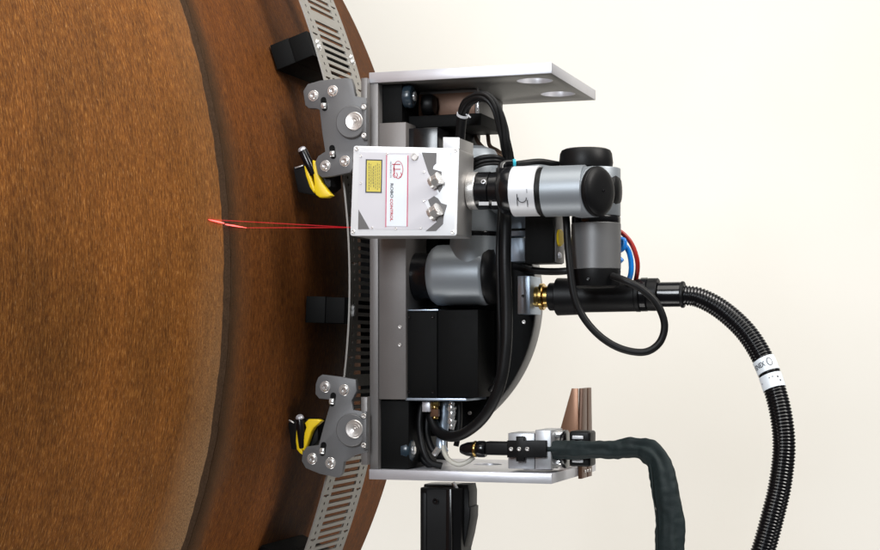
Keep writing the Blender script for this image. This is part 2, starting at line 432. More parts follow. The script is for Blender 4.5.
# track screws (pairs) and magnet feet
def track_screw(th, y):
    rot = Matrix.Rotation(-th, 4, 'Y') @ Matrix.Rotation(math.radians(90), 4, 'Z')
    instance(SCREW, 'screw', track, P(RR + .0014, th, y), rot.to_euler(), .0042)
FEET = [math.radians(d) for d in (56.2, 36.7, 18.0, -2.1, -22.2, -41.5)]
for th in FEET:
    m = MB(); u = Vector((math.cos(th), 0, math.sin(th))); v = Vector((-math.sin(th), 0, math.cos(th)))
    c0 = P(0, th, 0)
    for (ra, rb, hw, ya, yb) in ((1.1715, 1.205, .0212, 2.475, 2.645), (1.2052, 1.2375, .0208, 2.4765, 2.6435)):
        q = [P(ra, th, ya) - v * hw, P(rb, th, ya) - v * hw, P(rb, th, ya) + v * hw, P(ra, th, ya) + v * hw]
        m.prism(q, (0, yb - ya, 0), .0015)
    m.build('magnet_foot', M['black_matt'], track)
    for dy in (.013, .160):
        for dv in (-.0036, .0036): track_screw(th + dv / RR * 1.15, 2.49 + dy)

# ------------------------------------------------------------------ carriage
XL, XR = -.9415, -.647
YF, YB = 2.45, 2.737
ZT, ZB = .433, -.2017
car = thing('track_carriage', 'grey and black carriage frame with aluminium end plates clamped to the curved track', 'carriage', ((XL + XR) / 2, 2.6, ZB))
def plate_with_holes(name, x0, x1, y0, y1, z0, z1, holes, material):
    """horizontal plate, round through holes, built as a grid of radial fans"""
    bm = bmesh.new(); org = worg(car)
    def ringpts(cx, cy, r, n=32): return [(cx + r * math.cos(2 * PI * k / n), cy + r * math.sin(2 * PI * k / n)) for k in range(n)]
    edges = []
    outer = [(x0, y0), (x1, y0), (x1, y1), (x0, y1)]
    def loop(pts, z):
        vs = [bm.verts.new(Vector((x, y, z)) - org) for x, y in pts]
        es = [bm.edges.new((vs[i], vs[(i + 1) % len(vs)])) for i in range(len(vs))]; return vs, es
    for z in (z0, z1):
        allE = []; store = []
        for pts in [outer] + [ringpts(*h) for h in holes]:
            vs, es = loop(pts, z); allE += es; store.append(vs)
        bmesh.ops.triangle_fill(bm, edges=allE, use_beauty=True, use_dissolve=False)
        edges.append(store)
    for A, B in zip(*edges):
        for i in range(len(A)):
            j = (i + 1) % len(A); bm.faces.new((A[i], A[j], B[j], B[i]))
    bmesh.ops.recalc_face_normals(bm, faces=bm.faces)
    oe = [e for e in bm.edges if len(e.link_faces) == 2 and e.calc_face_angle(0) > 1.0]
    bmesh.ops.bevel(bm, geom=oe, offset=.0008, segments=2, profile=.5, affect='EDGES')
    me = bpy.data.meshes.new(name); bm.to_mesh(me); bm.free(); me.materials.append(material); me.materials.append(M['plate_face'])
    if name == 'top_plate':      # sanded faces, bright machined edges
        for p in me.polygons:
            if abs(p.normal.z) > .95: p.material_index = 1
    me.polygons.foreach_set('use_smooth', [True] * len(me.polygons)); me.set_sharp_from_angle(angle=math.radians(35))
    o = bpy.data.objects.new(name, me); C.objects.link(o); o.parent = car; ORG[o.name] = org; return o
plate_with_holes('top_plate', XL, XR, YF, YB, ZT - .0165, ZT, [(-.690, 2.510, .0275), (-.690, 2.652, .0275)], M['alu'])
plate_with_holes('bottom_plate', XL, XR, YF, YB, ZB, ZB + .0155, [(-.690, 2.53, .0235), (-.80, 2.62, .0235)], M['alu'])
# polished liners in the holes of the top plate
for (x, y) in ((-.690, 2.510), (-.690, 2.652)):
    m = MB(); m.lathe((x, y, ZT - .0166), (0, 0, 1), [(0, .0274), (0, .0268), (.0165, .0258), (.0165, .0274), (0, .0274)], 64); m.build('hole_liner', M['alu'], car)
zt, zb = ZT - .0166, ZB + .0156
m = MB(); m.box((XL + .0005, YF + .002, zb), (XL + .0145, YB - .002, zt), .001); m.build('spine_plate', M['grey_light'], car)
xc0, xc1 = XL + .0146, W(405, 250, YF).x
m = MB(); m.box((xc0, YF + .0045, zat(400, YF)), (xc1, YF + .16, zat(120, YF)), .0012); m.build('spine_channel', M['grey'], car)
for py in (327, 345): instance(SCREW_S, 'screw', car, W(400, py, YF + .0045), None, .0028)
# dark block below and above the channel
m = MB(); m.box((xc0, YF + .014, zb + .0005), (xc1 + .001, YF + .15, zat(400, YF) - .0006), .0012); m.build('lower_block', M['black_matt'], car)
m = MB(); m.box((xc0, YF + .020, zat(120, YF) + .0006), (xc1 - .012, YF + .15, zt - .0005), .0012); m.build('upper_block', M['black_matt'], car)
# back panel behind the compartments
m = MB(); m.box((xc0, 2.706, zb), (W(452, 250, 2.706).x - .01, 2.714, zt), .0008); m.build('back_panel', M['black'], car)
# polished box under the top plate
xp0, xp1 = W(414, 100, 2.55).x, W(477, 100, 2.55).x; zp0 = zat(117, 2.55)
m = MB(); m.box((xp0, 2.552, zp0), (xp1, 2.695, zt - .001), .001); m.build('side_box', M['grey_light'], car)
m = MB(); m.box((xp0 + .004, 2.5485, zp0 + .003), (xp1 - .003, 2.5515, zt - .006), .0004); o = m.build('front_cover', M['copper_dark'], car)
m = MB(); m.cyl(W(478, 84, 2.546), W(478, 119, 2.546), .0018, .0003, 12); m.build('edge_highlight', M['chrome'], car)  # chrome rod drawn as the bright corner edge of the box
m = MB(); m.cyl(W(400, 85, 2.53), W(470, 83.5, 2.53), .0022, .0003, 12); m.build('cross_rod', M['black_gloss'], car)
for py in (97, 450):
    c = W(405.6 if py < 200 else 404.4, py, 2.480)
    m = MB(); m.lathe(c, (1, 0, 0), [(0, 0), (0, .0175), (.009, .0185), (.013, .0165), (.0145, .012), (.0145, 0)], 36); m.build('end_knob', M['knob'], car)
    m = MB(); m.lathe(c + Vector((.0146, 0, 0)), (1, 0, 0), [(0, .0075), (.002, .0075), (.003, .006), (.003, 0)], 24); m.build('knob_cap', M['chrome'], car)
c = W(424, 105, 2.53); m = MB(); m.lathe(c, (1, 0, 0), [(0, 0), (0, .016), (.012, .017), (.018, .014), (.02, 0)], 36); m.build('end_knob', M['black'], car)
# shelf bar and dark motor boxes
m = MB(); m.box(W(395, 117, 2.50), W(481, 125, 2.50) + Vector((0, .12, 0)), .001); m.build('upper_shelf', M['black_matt'], car)
m = MB(); m.box(W(405.5, 128.5, 2.468), W(438, 170, 2.468) + Vector((0, .12, 0)), .0015); m.build('motor_box', M['black_gloss'], car)
m = MB(); m.box(W(438.5, 127, 2.555), W(462, 240, 2.555) + Vector((0, .10, 0)), .0015); m.build('motor_box', M['black_matt'], car)
m = MB(); m.box(W(407.5, 170, 2.552), W(438, 311, 2.552) + Vector((0, .06, 0)), .0015); m.build('middle_block', M['black_matt'], car)
m = MB(); m.box(W(405.5, 312, 2.462), W(437, 397.5, 2.462) + Vector((0, .10, 0)), .0012); m.build('drive_box', M['black_matt'], car)
m = MB(); m.box(W(437.4, 310, 2.4665), W(478, 397.5, 2.4665) + Vector((0, .09, 0)), .0012); m.build('drive_box', M['black_matt'], car)
for (px, py) in ((409, 317), (433, 317), (409, 392), (433, 392)): instance(SCREW_B, 'screw', car, W(px, py, 2.462), None, .0026)
m = MB(); m.box(W(405.5, 398, 2.458), W(466, 401, 2.458) + Vector((0, .14, 0)), .0004); m.build('lower_shelf', M['alu_blue'], car)  # pale metal carries the highlight line below the drive boxes
m = MB(); m.box(W(407, 309.6, 2.466), W(438, 310.8, 2.466) + Vector((0, .05, 0)), .0002); m.build('highlight_strip', M['alu_blue'], car)  # bright strip drawn for the highlight along the box top
# big half-round side plate and its aluminium rim
cd = W(392, 300, 2.565); rd = S(148, 2.565)
def arcpts(r, y, a0, a1, n=64): return [Vector((cd.x + r * math.cos(a), y, cd.z + r * math.sin(a))) for a in (a0 + (a1 - a0) * k / n for k in range(n + 1))]
xcut = xc1 + .001
aa = math.acos((xcut - cd.x) / rd); a0 = -math.radians(66)
m = MB(); m.prism(arcpts(rd, 2.565, a0, math.radians(62)) + [Vector((xcut, 2.565, cd.z + rd * math.sin(math.radians(62)))), Vector((xcut, 2.565, cd.z + rd * math.sin(a0)))], (0, .006, 0), .0006); m.build('half_round_plate', M['black_matt'], car)
m = MB(); ri = rd - .012; p = arcpts(rd + .0005, 2.5715, a0, math.radians(62)); q = arcpts(ri, 2.5715, a0, math.radians(62))
m.prism(p + q[::-1], (0, .040, 0), .0006); m.build('half_round_rim', M['rim'], car)
m = MB(); m.box((XL - .112, 2.700, zb + .01), (XL - .001, 2.710, zt - .01), .001); m.build('rear_light_blocker', M['black_matt'], car)  # added unseen panel, keeps wall light off the pipe under the track
for (px, py) in ((524, 322), (499, 379), (470, 413), (527, 270)): instance(SCREW_S, 'screw', car, W(px, py, 2.565), None, .0030)
# aluminium hose anchor block at the disc edge
m = MB(); m.box(W(517.5, 276, 2.500), W(530, 314, 2.500) + Vector((0, .065, 0)), .0012); m.build('hose_anchor', M['alu_blue'], car)
instance(SCREW_B, 'screw', car, W(523, 296, 2.500), None, .0022)

# ------------------------------------------------------------------ roller brackets
def make_bracket(label, outline, screws, slots, hub, pinscrews, bar, sgn):
    Yb = 2.437
    c = W(hub[0], hub[1], Yb)
    t = thing('roller_bracket', label, 'bracket', c, 'roller brackets gripping the track')
    m = MB(); m.prism([W(x, y, Yb) for x, y in outline], (0, .010, 0), .0012); pl = m.build('bracket_plate', M['bracket'], t)
    for (x, y) in screws: instance(SCREW, 'screw', t, W(x, y, Yb), (0, random.uniform(0, 1), 0), S(3.9))
    for (x, y) in slots:
        dx, dz = S(3.0), S(7.2); cc = W(x, y, Yb - .0004); tilt = math.radians(9 * sgn)
        def rot(px_, pz_): return Vector((px_ * math.cos(tilt) - pz_ * math.sin(tilt), 0, px_ * math.sin(tilt) + pz_ * math.cos(tilt)))
        o_ = []
        for k in range(9): a = PI * k / 8; o_.append(cc + rot(dx * math.cos(a), dz - dx + dx * math.sin(a)))
        for k in range(9): a = PI + PI * k / 8; o_.append(cc + rot(dx * math.cos(a), -dz + dx + dx * math.sin(a)))
        m = MB(); m.prism(o_, (0, .0016, 0)); m.build('slot', M['black_matt'], t)
        m = MB(); m.cyl(cc + rot(0, -S(2.0)) + Vector((S(-2.4), -.001, 0)), cc + rot(0, -S(2.0)) + Vector((S(2.4), -.001, 0)), S(3.2), .0012, 24); m.build('slot_roller', M['chrome'], t)
    r = S(16.5)
    m = MB(); m.lathe(W(*hub, Yb), (0, -1, 0), [(0, r * 1.04), (.0012, r * 1.04), (.0014, r * .98), (.0065, r * .98), (.0075, r * .93), (.0075, 0)], 64); m.build('hub_disc', M['bracket'], t)
    m = MB(); r2 = S(9.2); m.lathe(W(hub[0] + 2, hub[1] - 1, Yb - .0075), (0, -1, 0), [(0, r2), (.002, r2), (.0028, r2 * .93), (.0024, r2 * .7), (.0027, r2 * .68), (.0022, r2 * .4), (.0026, r2 * .38), (.0018, r2 * .15), (.003, r2 * .13), (.003, 0)], 48); m.build('hub_cap', M['steel'], t)
    (bx0, by0, bx1, by1) = bar
    m = MB(); m.box(W(bx0, by0, 2.4385), W(bx1, by1, 2.4385) + Vector((0, .05, 0)), .0008); m.build('mounting_bar', M['grey_light'], t)
    for (x, y) in pinscrews: instance(SCREW_S, 'screw', t, W(x, y, Yb - .0078 if False else 2.4280), (0, random.uniform(0, 1), 0), S(2.6))
    m = MB(); m.box(W(bx0 + 1, pinscrews[0][1] - 4, 2.4284), W(bx1 - 1, pinscrews[1][1] + 4, 2.4284) + Vector((0, .0098, 0)), .0008); m.build('clamp_strip', M['bracket'], t)
    # guide rollers behind the plate that ride on the track edges
    for (x, y) in screws:
        p0 = W(x, y, Yb + .0105); m = MB(); m.lathe(p0, (0, 1, 0), [(0, 0), (0, .010), (.012, .011), (.016, .0135), (.020, .0135), (.024, .011), (.030, .011), (.030, 0)], 28); m.build('guide_roller', M['black'], t)
    return t
top_outline = [(303, 91), (307.5, 84), (320, 80.5), (345, 77.8), (351, 78.5), (353, 84), (355, 96), (366.5, 98), (367.5, 147), (355, 150), (352.5, 160), (353, 168), (350, 172.5), (331, 176.5), (322, 177.5), (317.5, 174), (315, 162), (318, 156), (325, 151.5), (322, 133), (319.5, 110), (316, 108.6), (308.5, 108.2), (305, 105)]
make_bracket('dark grey bracket with screws and hub above the white sensor', top_outline, [(313.5, 95.8), (332.8, 91), (325.5, 166), (345, 161.2)], [(324, 104), (332.6, 152)], (352.5, 122.3), [(364.2, 107), (364.2, 135.6)], (361, 78, 367.2, 146), 1)
bot_outline = [(315.5, 384), (318, 377.5), (322, 374.6), (338, 376.5), (355.5, 379.5), (356.5, 391), (351.5, 401), (353, 410), (366, 412), (367.3, 452), (353, 456), (344, 462), (342, 474), (338, 477.6), (320, 474), (305.5, 468), (301.5, 461), (302.5, 452), (307, 446.5), (318.5, 445), (323, 428), (330.5, 402.5), (328.5, 399.5), (319, 398.5), (315.2, 394)]
make_bracket('dark grey bracket with screws and hub near the bottom plate', bot_outline, [(325.3, 386.8), (344.2, 390), (312.3, 458.6), (330.6, 463)], [(332.6, 399.5), (323, 449)], (352.6, 430), [(364, 415.6), (364, 445.2)], (361, 397, 367.2, 465), -1)

# ------------------------------------------------------------------ lever clamps with yellow straps
def make_clamp(label, block, lever, tip, straps, pin):
    Yc = 2.455
    t = thing('magnet_clamp', label, 'clamp', W(*block[0], Yc), 'lever clamps with yellow handles')
    m = MB(); m.prism([W(x, y, Yc) for x, y in block], (0, .045, 0), .0015); m.build('clamp_block', M['rubber'], t)
    (a, b_) = lever
    m = MB(); m.cyl(W(*a, Yc - .014), W(*b_, Yc - .010), S(4.6), .001, 28); m.build('lever', M['black_gloss'], t)
    ax = (W(*a, Yc - .016) - W(*b_, Yc - .010)).normalized()
    m = MB(); m.lathe(W(*a, Yc - .0142), ax + Vector((0, -.5, 0)), [(-.004, S(4.0)), (0, S(4.3)), (.003, S(4.1)), (.005, S(3.0)), (.0055, 0)], 28); m.build('lever_tip', M['alu'], t)
    for k, st in enumerate(straps):
        m = MB(); m.prism([W(x, y, Yc - .016) for x, y in st], (0, .012 + .002 * k, 0), .0020, 3); m.build('yellow_handle', M['yellow'], t)
    m = MB(); m.cyl(W(*pin[0], Yc - .004), W(*pin[1], Yc - .004), S(.8), .0002, 10); m.build('pin', M['steel'], t)
make_clamp('magnet clamp with yellow handle below the upper bracket', [(293, 167), (315, 163), (330, 170), (331, 186), (318, 196), (298, 192)], ((302.5, 150.5), (314, 175)), None,
    [[(303.6, 165.5), (308.2, 167.2), (310, 174.4), (313, 184), (315.4, 190), (313.5, 193), (309.4, 186.8), (305.6, 175.7)], [(312.2, 160), (315.4, 161), (317.2, 171.8), (321.4, 182), (327.5, 191), (331.8, 195.4), (327, 197.4), (319.4, 197.6), (315.6, 194.8), (312.6, 188.6), (314.4, 185), (312.6, 171.8)]], ((295, 168), (303, 165.5)))
make_clamp('magnet clamp with yellow handle beside the lower bracket', [(288, 423), (298, 418), (318, 420), (318, 440), (308, 452), (291, 449)], ((300, 418.5), (303, 448)), None,
    [[(296.2, 428.2), (299.3, 430), (299.4, 442), (301.6, 449), (303.2, 455.6), (299.4, 453.2), (296.6, 449.6), (295.4, 440.7)], [(304.6, 423), (308.4, 419.2), (318, 419.2), (321.4, 421), (313.6, 427.6), (311, 431.8), (307, 443.9), (304.4, 451.2), (301.2, 449.6), (304.2, 433), (306, 427.4)]], ((289, 420), (294, 423)))

# ------------------------------------------------------------------ laser sensor
YS = 2.330; SD = .078
sen = thing('laser_sensor', 'white box laser line sensor with yellow sticker and red logo', 'sensor', W(403, 236, YS))
def rrect(corners, r, n=5):
    """rounded quad in pixels"""
    out = []; k = len(corners)
    for i in range(k):
        p = Vector((*corners[i], 0)); a = Vector((*corners[i - 1], 0)); b_ = Vector((*corners[(i + 1) % k], 0))
        da = (a - p).normalized() * r; db = (b_ - p).normalized() * r
        for j in range(n + 1):
            t = j / n; q = (p + da) * (1 - t) ** 2 + p * 2 * t * (1 - t) + (p + db) * t * t; out.append((q.x, q.y))
    return out
quad4 = [(353.5, 145.8), (458.8, 148.3), (456.3, 235.6), (350.2, 235.8)]
m = MB(); m.prism([W(x, y, YS + .0032) for x, y in rrect(quad4, 2.2)], (0, SD - .0035, 0), .0012); m.build('housing', M['housing_side'], sen)
# face frame: ring around the recessed print field
outp = rrect(quad4, 2.6)
inn = [(357.5, 153), (437, 153), (437, 162), (441, 168), (448, 172), (448, 232), (436, 232), (357.0, 232)]
m = MB(); m.prism([W(x, y, YS) for x, y in outp], (0, .0030, 0), .0009, 3); m.build('face_plate', M['housing'], sen)
m = MB(); m.prism([W(x, y, YS + .004) for x, y in ((443.5, 137.5), (458.6, 137.7), (458.4, 149), (443.5, 149))], (0, SD - .006, 0), .0008); m.build('top_tab', M['housing_side'], sen)
m = MB(); m.prism([W(x, y, YS + .0008) for x, y in ((443, 137.2), (459.3, 137.5), (459, 148.8), (443, 148.4))], (0, .003, 0), .0005); m.build('tab_face', M['housing'], sen)
def flat(name, pts, material, dy=-.0004, th=.0004, parent=None):
    m = MB(); m.prism([W(x, y, YS + dy) for x, y in pts], (0, th, 0)); return m.build(name, material, parent or sen)
lab = flat('print_label', [(359.5, 152.2), (421, 153.0), (438, 194), (424.5, 202), (440, 229.5), (357.8, 229.2)], M['label'])
flat('dark_corner', [(358.5, 209.5), (369.5, 229.0), (358.0, 229.3)], M['recess'], -.0008)
flat('dark_recess', [(421.5, 152.4), (436.6, 152.8), (436.2, 163.5), (433.5, 166), (433, 169), (441.5, 171.5), (442.5, 187), (439.5, 192.5), (432, 180), (428.5, 173)], M['recess'], -.0006)
flat('dark_recess', [(428, 200), (434, 196), (438, 198.5), (441, 203), (447, 205), (443.5, 216), (443, 224), (436, 231), (425.5, 231.2), (436.5, 222)], M['recess'], -.0006)
flat('white_stripe', [(387, 155), (407.5, 155.5), (406.8, 226.5), (386, 226)], M['label_white'], -.0008)
flat('red_line', [(386.2, 153.5), (387.2, 153.5), (386.2, 227), (385.2, 227)], M['pink'], -.0010)
flat('red_line', [(407.4, 155.5), (408.4, 155.5), (407.6, 226.5), (406.6, 226.5)], M['pink'], -.0010)
flat('vertical_mark', [(449.5, 152.5), (452, 152.5), (451.2, 180), (448.8, 180)], M['label_white'], -.0003, .0002)
st = flat('yellow_sticker', [(365.7, 159.2), (382.3, 159.6), (381.7, 193), (365.3, 192.7)], M['ink'], -.0008, .0004)
flat('sticker_field', [(366.9, 160.4), (381.2, 160.8), (380.6, 191.8), (366.5, 191.5)], M['sticker'], -.0010, .0002, st)
for k, (x, y0, y1, wd) in enumerate(((369, 163, 190, .5), (370.8, 164, 187, .35), (373.6, 166, 188, .6), (375.5, 165, 189, .4), (377.4, 163, 190, .4), (379.2, 164, 188, .4), (372.2, 168, 184, .3))):
    y = y0
    while y < y1:
        ln = random.uniform(1.2, 3.4)
        flat('sticker_print', [(x - wd / 2, y), (x + wd / 2, y), (x + wd / 2, min(y + ln, y1)), (x - wd / 2, min(y + ln, y1))], M['ink'], -.0012, .0002, st); y += ln + .7
def text_mesh(s, material, name, bold=.022):
    cu = bpy.data.curves.new(name, 'FONT'); cu.body = s; cu.size = 1; cu.offset = bold; cu.extrude = 0; cu.resolution_u = 3
    to = bpy.data.objects.new('tmp', cu); C.objects.link(to); bpy.context.view_layer.update()
    dg = bpy.context.evaluated_depsgraph_get(); me = bpy.data.meshes.new_from_object(to.evaluated_get(dg))
    bpy.data.objects.remove(to); bpy.data.curves.remove(cu)
    me.materials.clear(); me.materials.append(material); me.name = name; return me
def fit_text(s, material, name, box, parent, dy, bold=.022):
    """text running down the plate: box = px x0,y0,x1,y1; letters' tops point right"""
    me = text_mesh(s, material, name, bold); xs_ = [v.co.x for v in me.vertices]; ys_ = [v.co.y for v in me.vertices]
    ax, bx, ay, by = min(xs_), max(xs_), min(ys_), max(ys_); x0, y0, x1, y1 = box; org = worg(parent)
    for v in me.vertices:
        fx = (v.co.x - ax) / (bx - ax); fy = (v.co.y - ay) / (by - ay)
        v.co = W(x0 + (x1 - x0) * fy, y0 + (y1 - y0) * fx, YS + dy) - org
    o = bpy.data.objects.new(name, me); C.objects.link(o); o.parent = parent; ORG[o.name] = org; return o
fit_text('ROBO', M['ink'], 'lettering', (390.4, 183.4, 393.2, 198), sen, -.0012)
fit_text('CONTROL', M['red'], 'lettering', (390.1, 198.8, 392.9, 221.2), sen, -.0012)
fit_text('MICRO-EPSILON', M['ink'], 'small_lettering', (390.0, 161.5, 391.5, 177.6), sen, -.0012, 0)
# oval emblem with two round letters
m = MB(); ring = lambda r1, r2: [(398.2 + r1 * math.cos(2 * PI * k / 40), 169.8 + r2 * math.sin(2 * PI * k / 40)) for k in range(40)]
A = [W(x, y, YS - .0012) for x, y in ring(5.0, 8.9)]; B = [W(x, y, YS - .0012) for x, y in ring(4.4, 8.3)]
va = [m.bm.verts.new(p) for p in A]; vb = [m.bm.verts.new(p) for p in B]
for k in range(40): m.bm.faces.new((va[k], va[(k + 1) % 40], vb[(k + 1) % 40], vb[k]))
m.build('emblem_ring', M['red'], sen)
def stroke(pts, wd, parent, name='emblem_stroke', material=None):
    pts = [Vector(p) for p in pts]; m = MB(); L_, R_ = [], []
    for i, p in enumerate(pts):
        d = (pts[min(i + 1, len(pts) - 1)] - pts[max(i - 1, 0)]).normalized(); n_ = Vector((-d.y, d.x)) * wd / 2
        L_.append(p + n_); R_.append(p - n_)
    va = [m.bm.verts.new(W(p.x, p.y, YS - .00125)) for p in L_]; vb = [m.bm.verts.new(W(p.x, p.y, YS - .00125)) for p in R_]
    for i in range(len(pts) - 1): m.bm.faces.new((va[i], va[i + 1], vb[i + 1], vb[i]))
    m.build(name, material or M['red'], parent)
stroke([(392, 164.3), (400.5, 164.3)], .9, sen)
stroke([(394.2, 164.3), (394.2, 169.2), (400.5, 169.2)], .9, sen)
stroke([(394.2, 168), (394.6, 172)], .8, sen)
stroke([(395.5 + 2.2 * math.cos(a) * (1 if True else 0), 175.2 + 2.4 * math.sin(a)) for a in [math.radians(d) for d in range(100, 261, 20)]], .8, sen)
stroke([(399.8 + 1.6 * math.cos(a), 174.6 + 2.4 * math.sin(a)) for a in [math.radians(d) for d in range(-60, 121, 20)]], .8, sen)
stroke([(396.6, 172.6), (397.4, 175), (396.6, 177.4)], .7, sen)
for (x, y) in ((357.0, 148.8), (455.4, 150.6), (452.8, 232.3), (353.4, 231.8)): instance(SCREW_S, 'screw', sen, W(x, y, YS), None, S(1.9))
for (x, y) in ((361, 156), (361, 183), (387, 154), (424, 172), (424, 201), (396, 228.5), (372, 228), (421, 228)): instance(SCREW_S, 'label_screw', sen, W(x, y, YS - .0004), None, S(1.15))
m = MB(); m.lathe(W(415, 156.5, YS), (0, -1, 0), [(0, S(3.8)), (.0022, S(3.8)), (.003, S(3.2)), (.003, S(2.4)), (.0012, S(2.2)), (.0012, 0)], 32); m.build('vent_plug', M['steel'], sen)
# two knurled connectors set in the notches
for (x, y) in ((434.5, 181.5), (433.5, 212.5)):
    a = W(x, y, YS - .006); ax = Vector((math.cos(math.radians(28)), -.25, math.sin(math.radians(28)))).normalized()
    m = MB(); m.lathe(a - ax * .006, ax, [(0, 0), (0, .0095), (.005, .0098), (.0055, .0078), (.014, .0078), (.0145, .0098), (.0165, .0098), (.017, .0070), (.018, 0)], 24)
    m.build('connector', M['steel'], sen)
    m = MB(); m.lathe(a - ax * .003, ax, [(0, .0085), (.0005, .0090), (.010, .0090), (.0105, .0086)], 6); m.build('hex_nut', M['steel'], sen)

# ------------------------------------------------------------------ laser light
lb = thing('laser_beam', 'thin red laser beam from the white sensor to the rusty pipe', 'laser beam', W(352, 228, YS + .02))
def on_shell(px, py, r):
    u = (px - 440.0) / FPX; v = (350.0 - py) / FPX; d = Vector((-sn + cs * u, cs + sn * u, v))
    dx, dz = d.x, d.z; ox, oz = -CX, -CZ
    A_ = dx * dx + dz * dz; B_ = 2 * (ox * dx + oz * dz); C_ = ox * ox + oz * oz - r * r
    t = (-B_ - math.sqrt(B_ * B_ - 4 * A_ * C_)) / (2 * A_); return d * t
hit = [on_shell(x, y, 1.1738) for x, y in ((208.5, 219.5), (213, 220.6), (219, 222.0), (224.0, 223.2))]
hit2 = [on_shell(x, y, 1.1696) for x, y in ((225.5, 224.4), (232, 225.4), (239, 226.6), (246.5, 227.8))]
m = MB(); m.tube(spline(hit, 4), [.0002, .0004, .0006, .0008, .0009, .0010, .0010, .0011, .0011, .0010, .0010, .0008, .0007], 8); m.build('line_on_plate', LASER, lb)
m = MB(); m.tube(spline(hit2, 4), [.0007, .0008, .0008, .0009, .0010, .0010, .0009, .0008, .0007, .0006, .0005, .0003, .0002], 8); m.build('line_on_plate', LASER, lb)
src = W(352, 227.5, YS + .03)
for h in (hit[0], hit2[-1]):
    m = MB(); m.tube([src, (src + h) / 2, h], [.0007, .0007, .0007], 8); m.build('beam_edge', LASERB, lb)

# ------------------------------------------------------------------ robot arm
YW = 2.392; RW = S(24.4, YW)
arm = thing('robot_arm', 'silver and black jointed robot arm mounted inside the carriage', 'robot arm', W(420, 306, 2.47))
def xr(px0, px1, py, Y): a = W(px0, py, Y); b_ = W(px1, py, Y); return a, Vector((b_.x, Y, a.z))
YA = 2.468
a, b_ = xr(405.8, 428, 276.5, YA - .02)
YA2 = 2.506
m = MB(); a, b_ = xr(405.8, 436, 277, YA2); L_ = (b_ - a).length
m.lathe(a, (1, 0, 0), [(0, 0), (0, .0395), (.004, .0405), (.016, .0405), (.018, .038), (L_ - .010, .037), (L_ - .004, .040), (L_, .040), (L_, 0)], 64); m.build('base_flange', M['black_gloss'], arm)
a, b_ = xr(433, 489, 275.5, YA2); L_ = (b_ - a).length; r = S(30, YA2)
m = MB(); m.lathe(a, (1, 0, 0), [(0, 0), (0, r * .82), (.003, r * .9), (.009, r * .99), (.014, r), (L_ - .006, r), (L_ - .002, r * .985), (L_, r * .95), (L_, 0)], 72)
m.build('shoulder_joint', M['arm'], arm)
m = MB(); m.lathe(b_ + Vector((.0004, 0, 0)), (1, 0, 0), [(0, r * .985), (.002, r * .99), (.007, r * .97), (.013, r * .88), (.017, r * .66), (.0185, 0)], 64); m.build('joint_cap', M['black'], arm)
# upward link from the shoulder, black ring, elbow
cx_ = W(475, 275, YA2).x; zb_ = a.z
m = MB(); m.lathe((cx_, YA2, zb_), (0, 0, 1), [(0, S(29)), (S(18), S(28)), (S(26), S(25.5)), (S(38), S(25)), (S(38), 0)], 64); m.build('shoulder_neck', M['arm'], arm)
m = MB(); m.cyl((cx_, YA2, zb_ + S(38.3)), (cx_, YA2, zb_ + S(42.5)), S(25.5), .001, 64); m.build('joint_ring', M['black_gloss'], arm)
m = MB(); m.lathe((cx_, YA2, zb_ + S(42.8)), (0, 0, 1), [(0, S(25)), (S(30), S(25)), (S(60), S(26)), (S(74), S(25)), (S(82), S(20)), (S(86), S(10)), (S(87), 0)], 64); m.build('upper_link', M['arm'], arm)
# forearm behind the wrist
za = zat(190, YA2, 500); a = Vector((cx_, YA2, za)); b_ = Vector((W(575, 190, YA2).x, YA2, za))
m = MB(); L_ = (b_ - a).length; m.lathe(a, (1, 0, 0), [(0, S(25)), (L_ * .5, S(25)), (L_, S(23)), (L_, 0)], 56); m.build('forearm', M['arm'], arm)
# vertical wrist joint
cw = W(596, 220, 2.465); rv = S(23.8, 2.465)
def vz(py): return zat(py, 2.465, 596)
m = MB(); m.lathe((cw.x, 2.465, vz(269.5)), (0, 0, 1), [(0, rv * .98), (.001, rv), (vz(223.5) - vz(269.5) - .001, rv), (vz(223.5) - vz(269.5), rv * .98), (vz(223.5) - vz(269.5), 0)], 64); m.build('wrist_tube', M['arm_dark'], arm)
m = MB(); m.cyl((cw.x, 2.465, vz(223.3)), (cw.x, 2.465, vz(217)), rv * .985, .0008, 64); m.build('joint_ring', M['black_gloss'], arm)
m = MB(); m.cyl((cw.x, 2.465, vz(216.8)), (cw.x, 2.465, vz(168.5)), rv * .99, .002, 64); m.build('wrist_joint', M['arm'], arm)
H = vz(269.7) - vz(288)
m = MB(); m.lathe((cw.x, 2.465, vz(269.7)), (0, 0, -1), [(0, rv * .99), (.004, rv * .99), (H * .55, rv * .97), (H * .9, rv * .90), (H, rv * .75), (H * 1.02, 0)], 64); m.build('joint_cap', M['black'], arm)
ct = W(586, 168, 2.465)
m = MB(); rt = S(26, 2.465); h = S(18, 2.465); m.lathe((ct.x, 2.465, ct.z), (0, 0, 1), [(0, rt * .97), (h * .25, rt), (h * .75, rt * .96), (h * .92, rt * .90), (h, rt * .78), (h * 1.03, 0)], 64); m.build('joint_cap', M['black'], arm)
instance(SCREW_B, 'screw', arm, (cw.x - .003, 2.465 - rv - .0001, vz(280)), None, .0022)
# right-hand black cap behind
m = MB(); m.lathe(W(606, 191, 2.462), (1, .05, 0), [(0, S(18)), (S(6), S(18)), (S(11), S(16)), (S(14), S(11)), (S(15), 0)], 48); m.build('joint_cap', M['black'], arm)
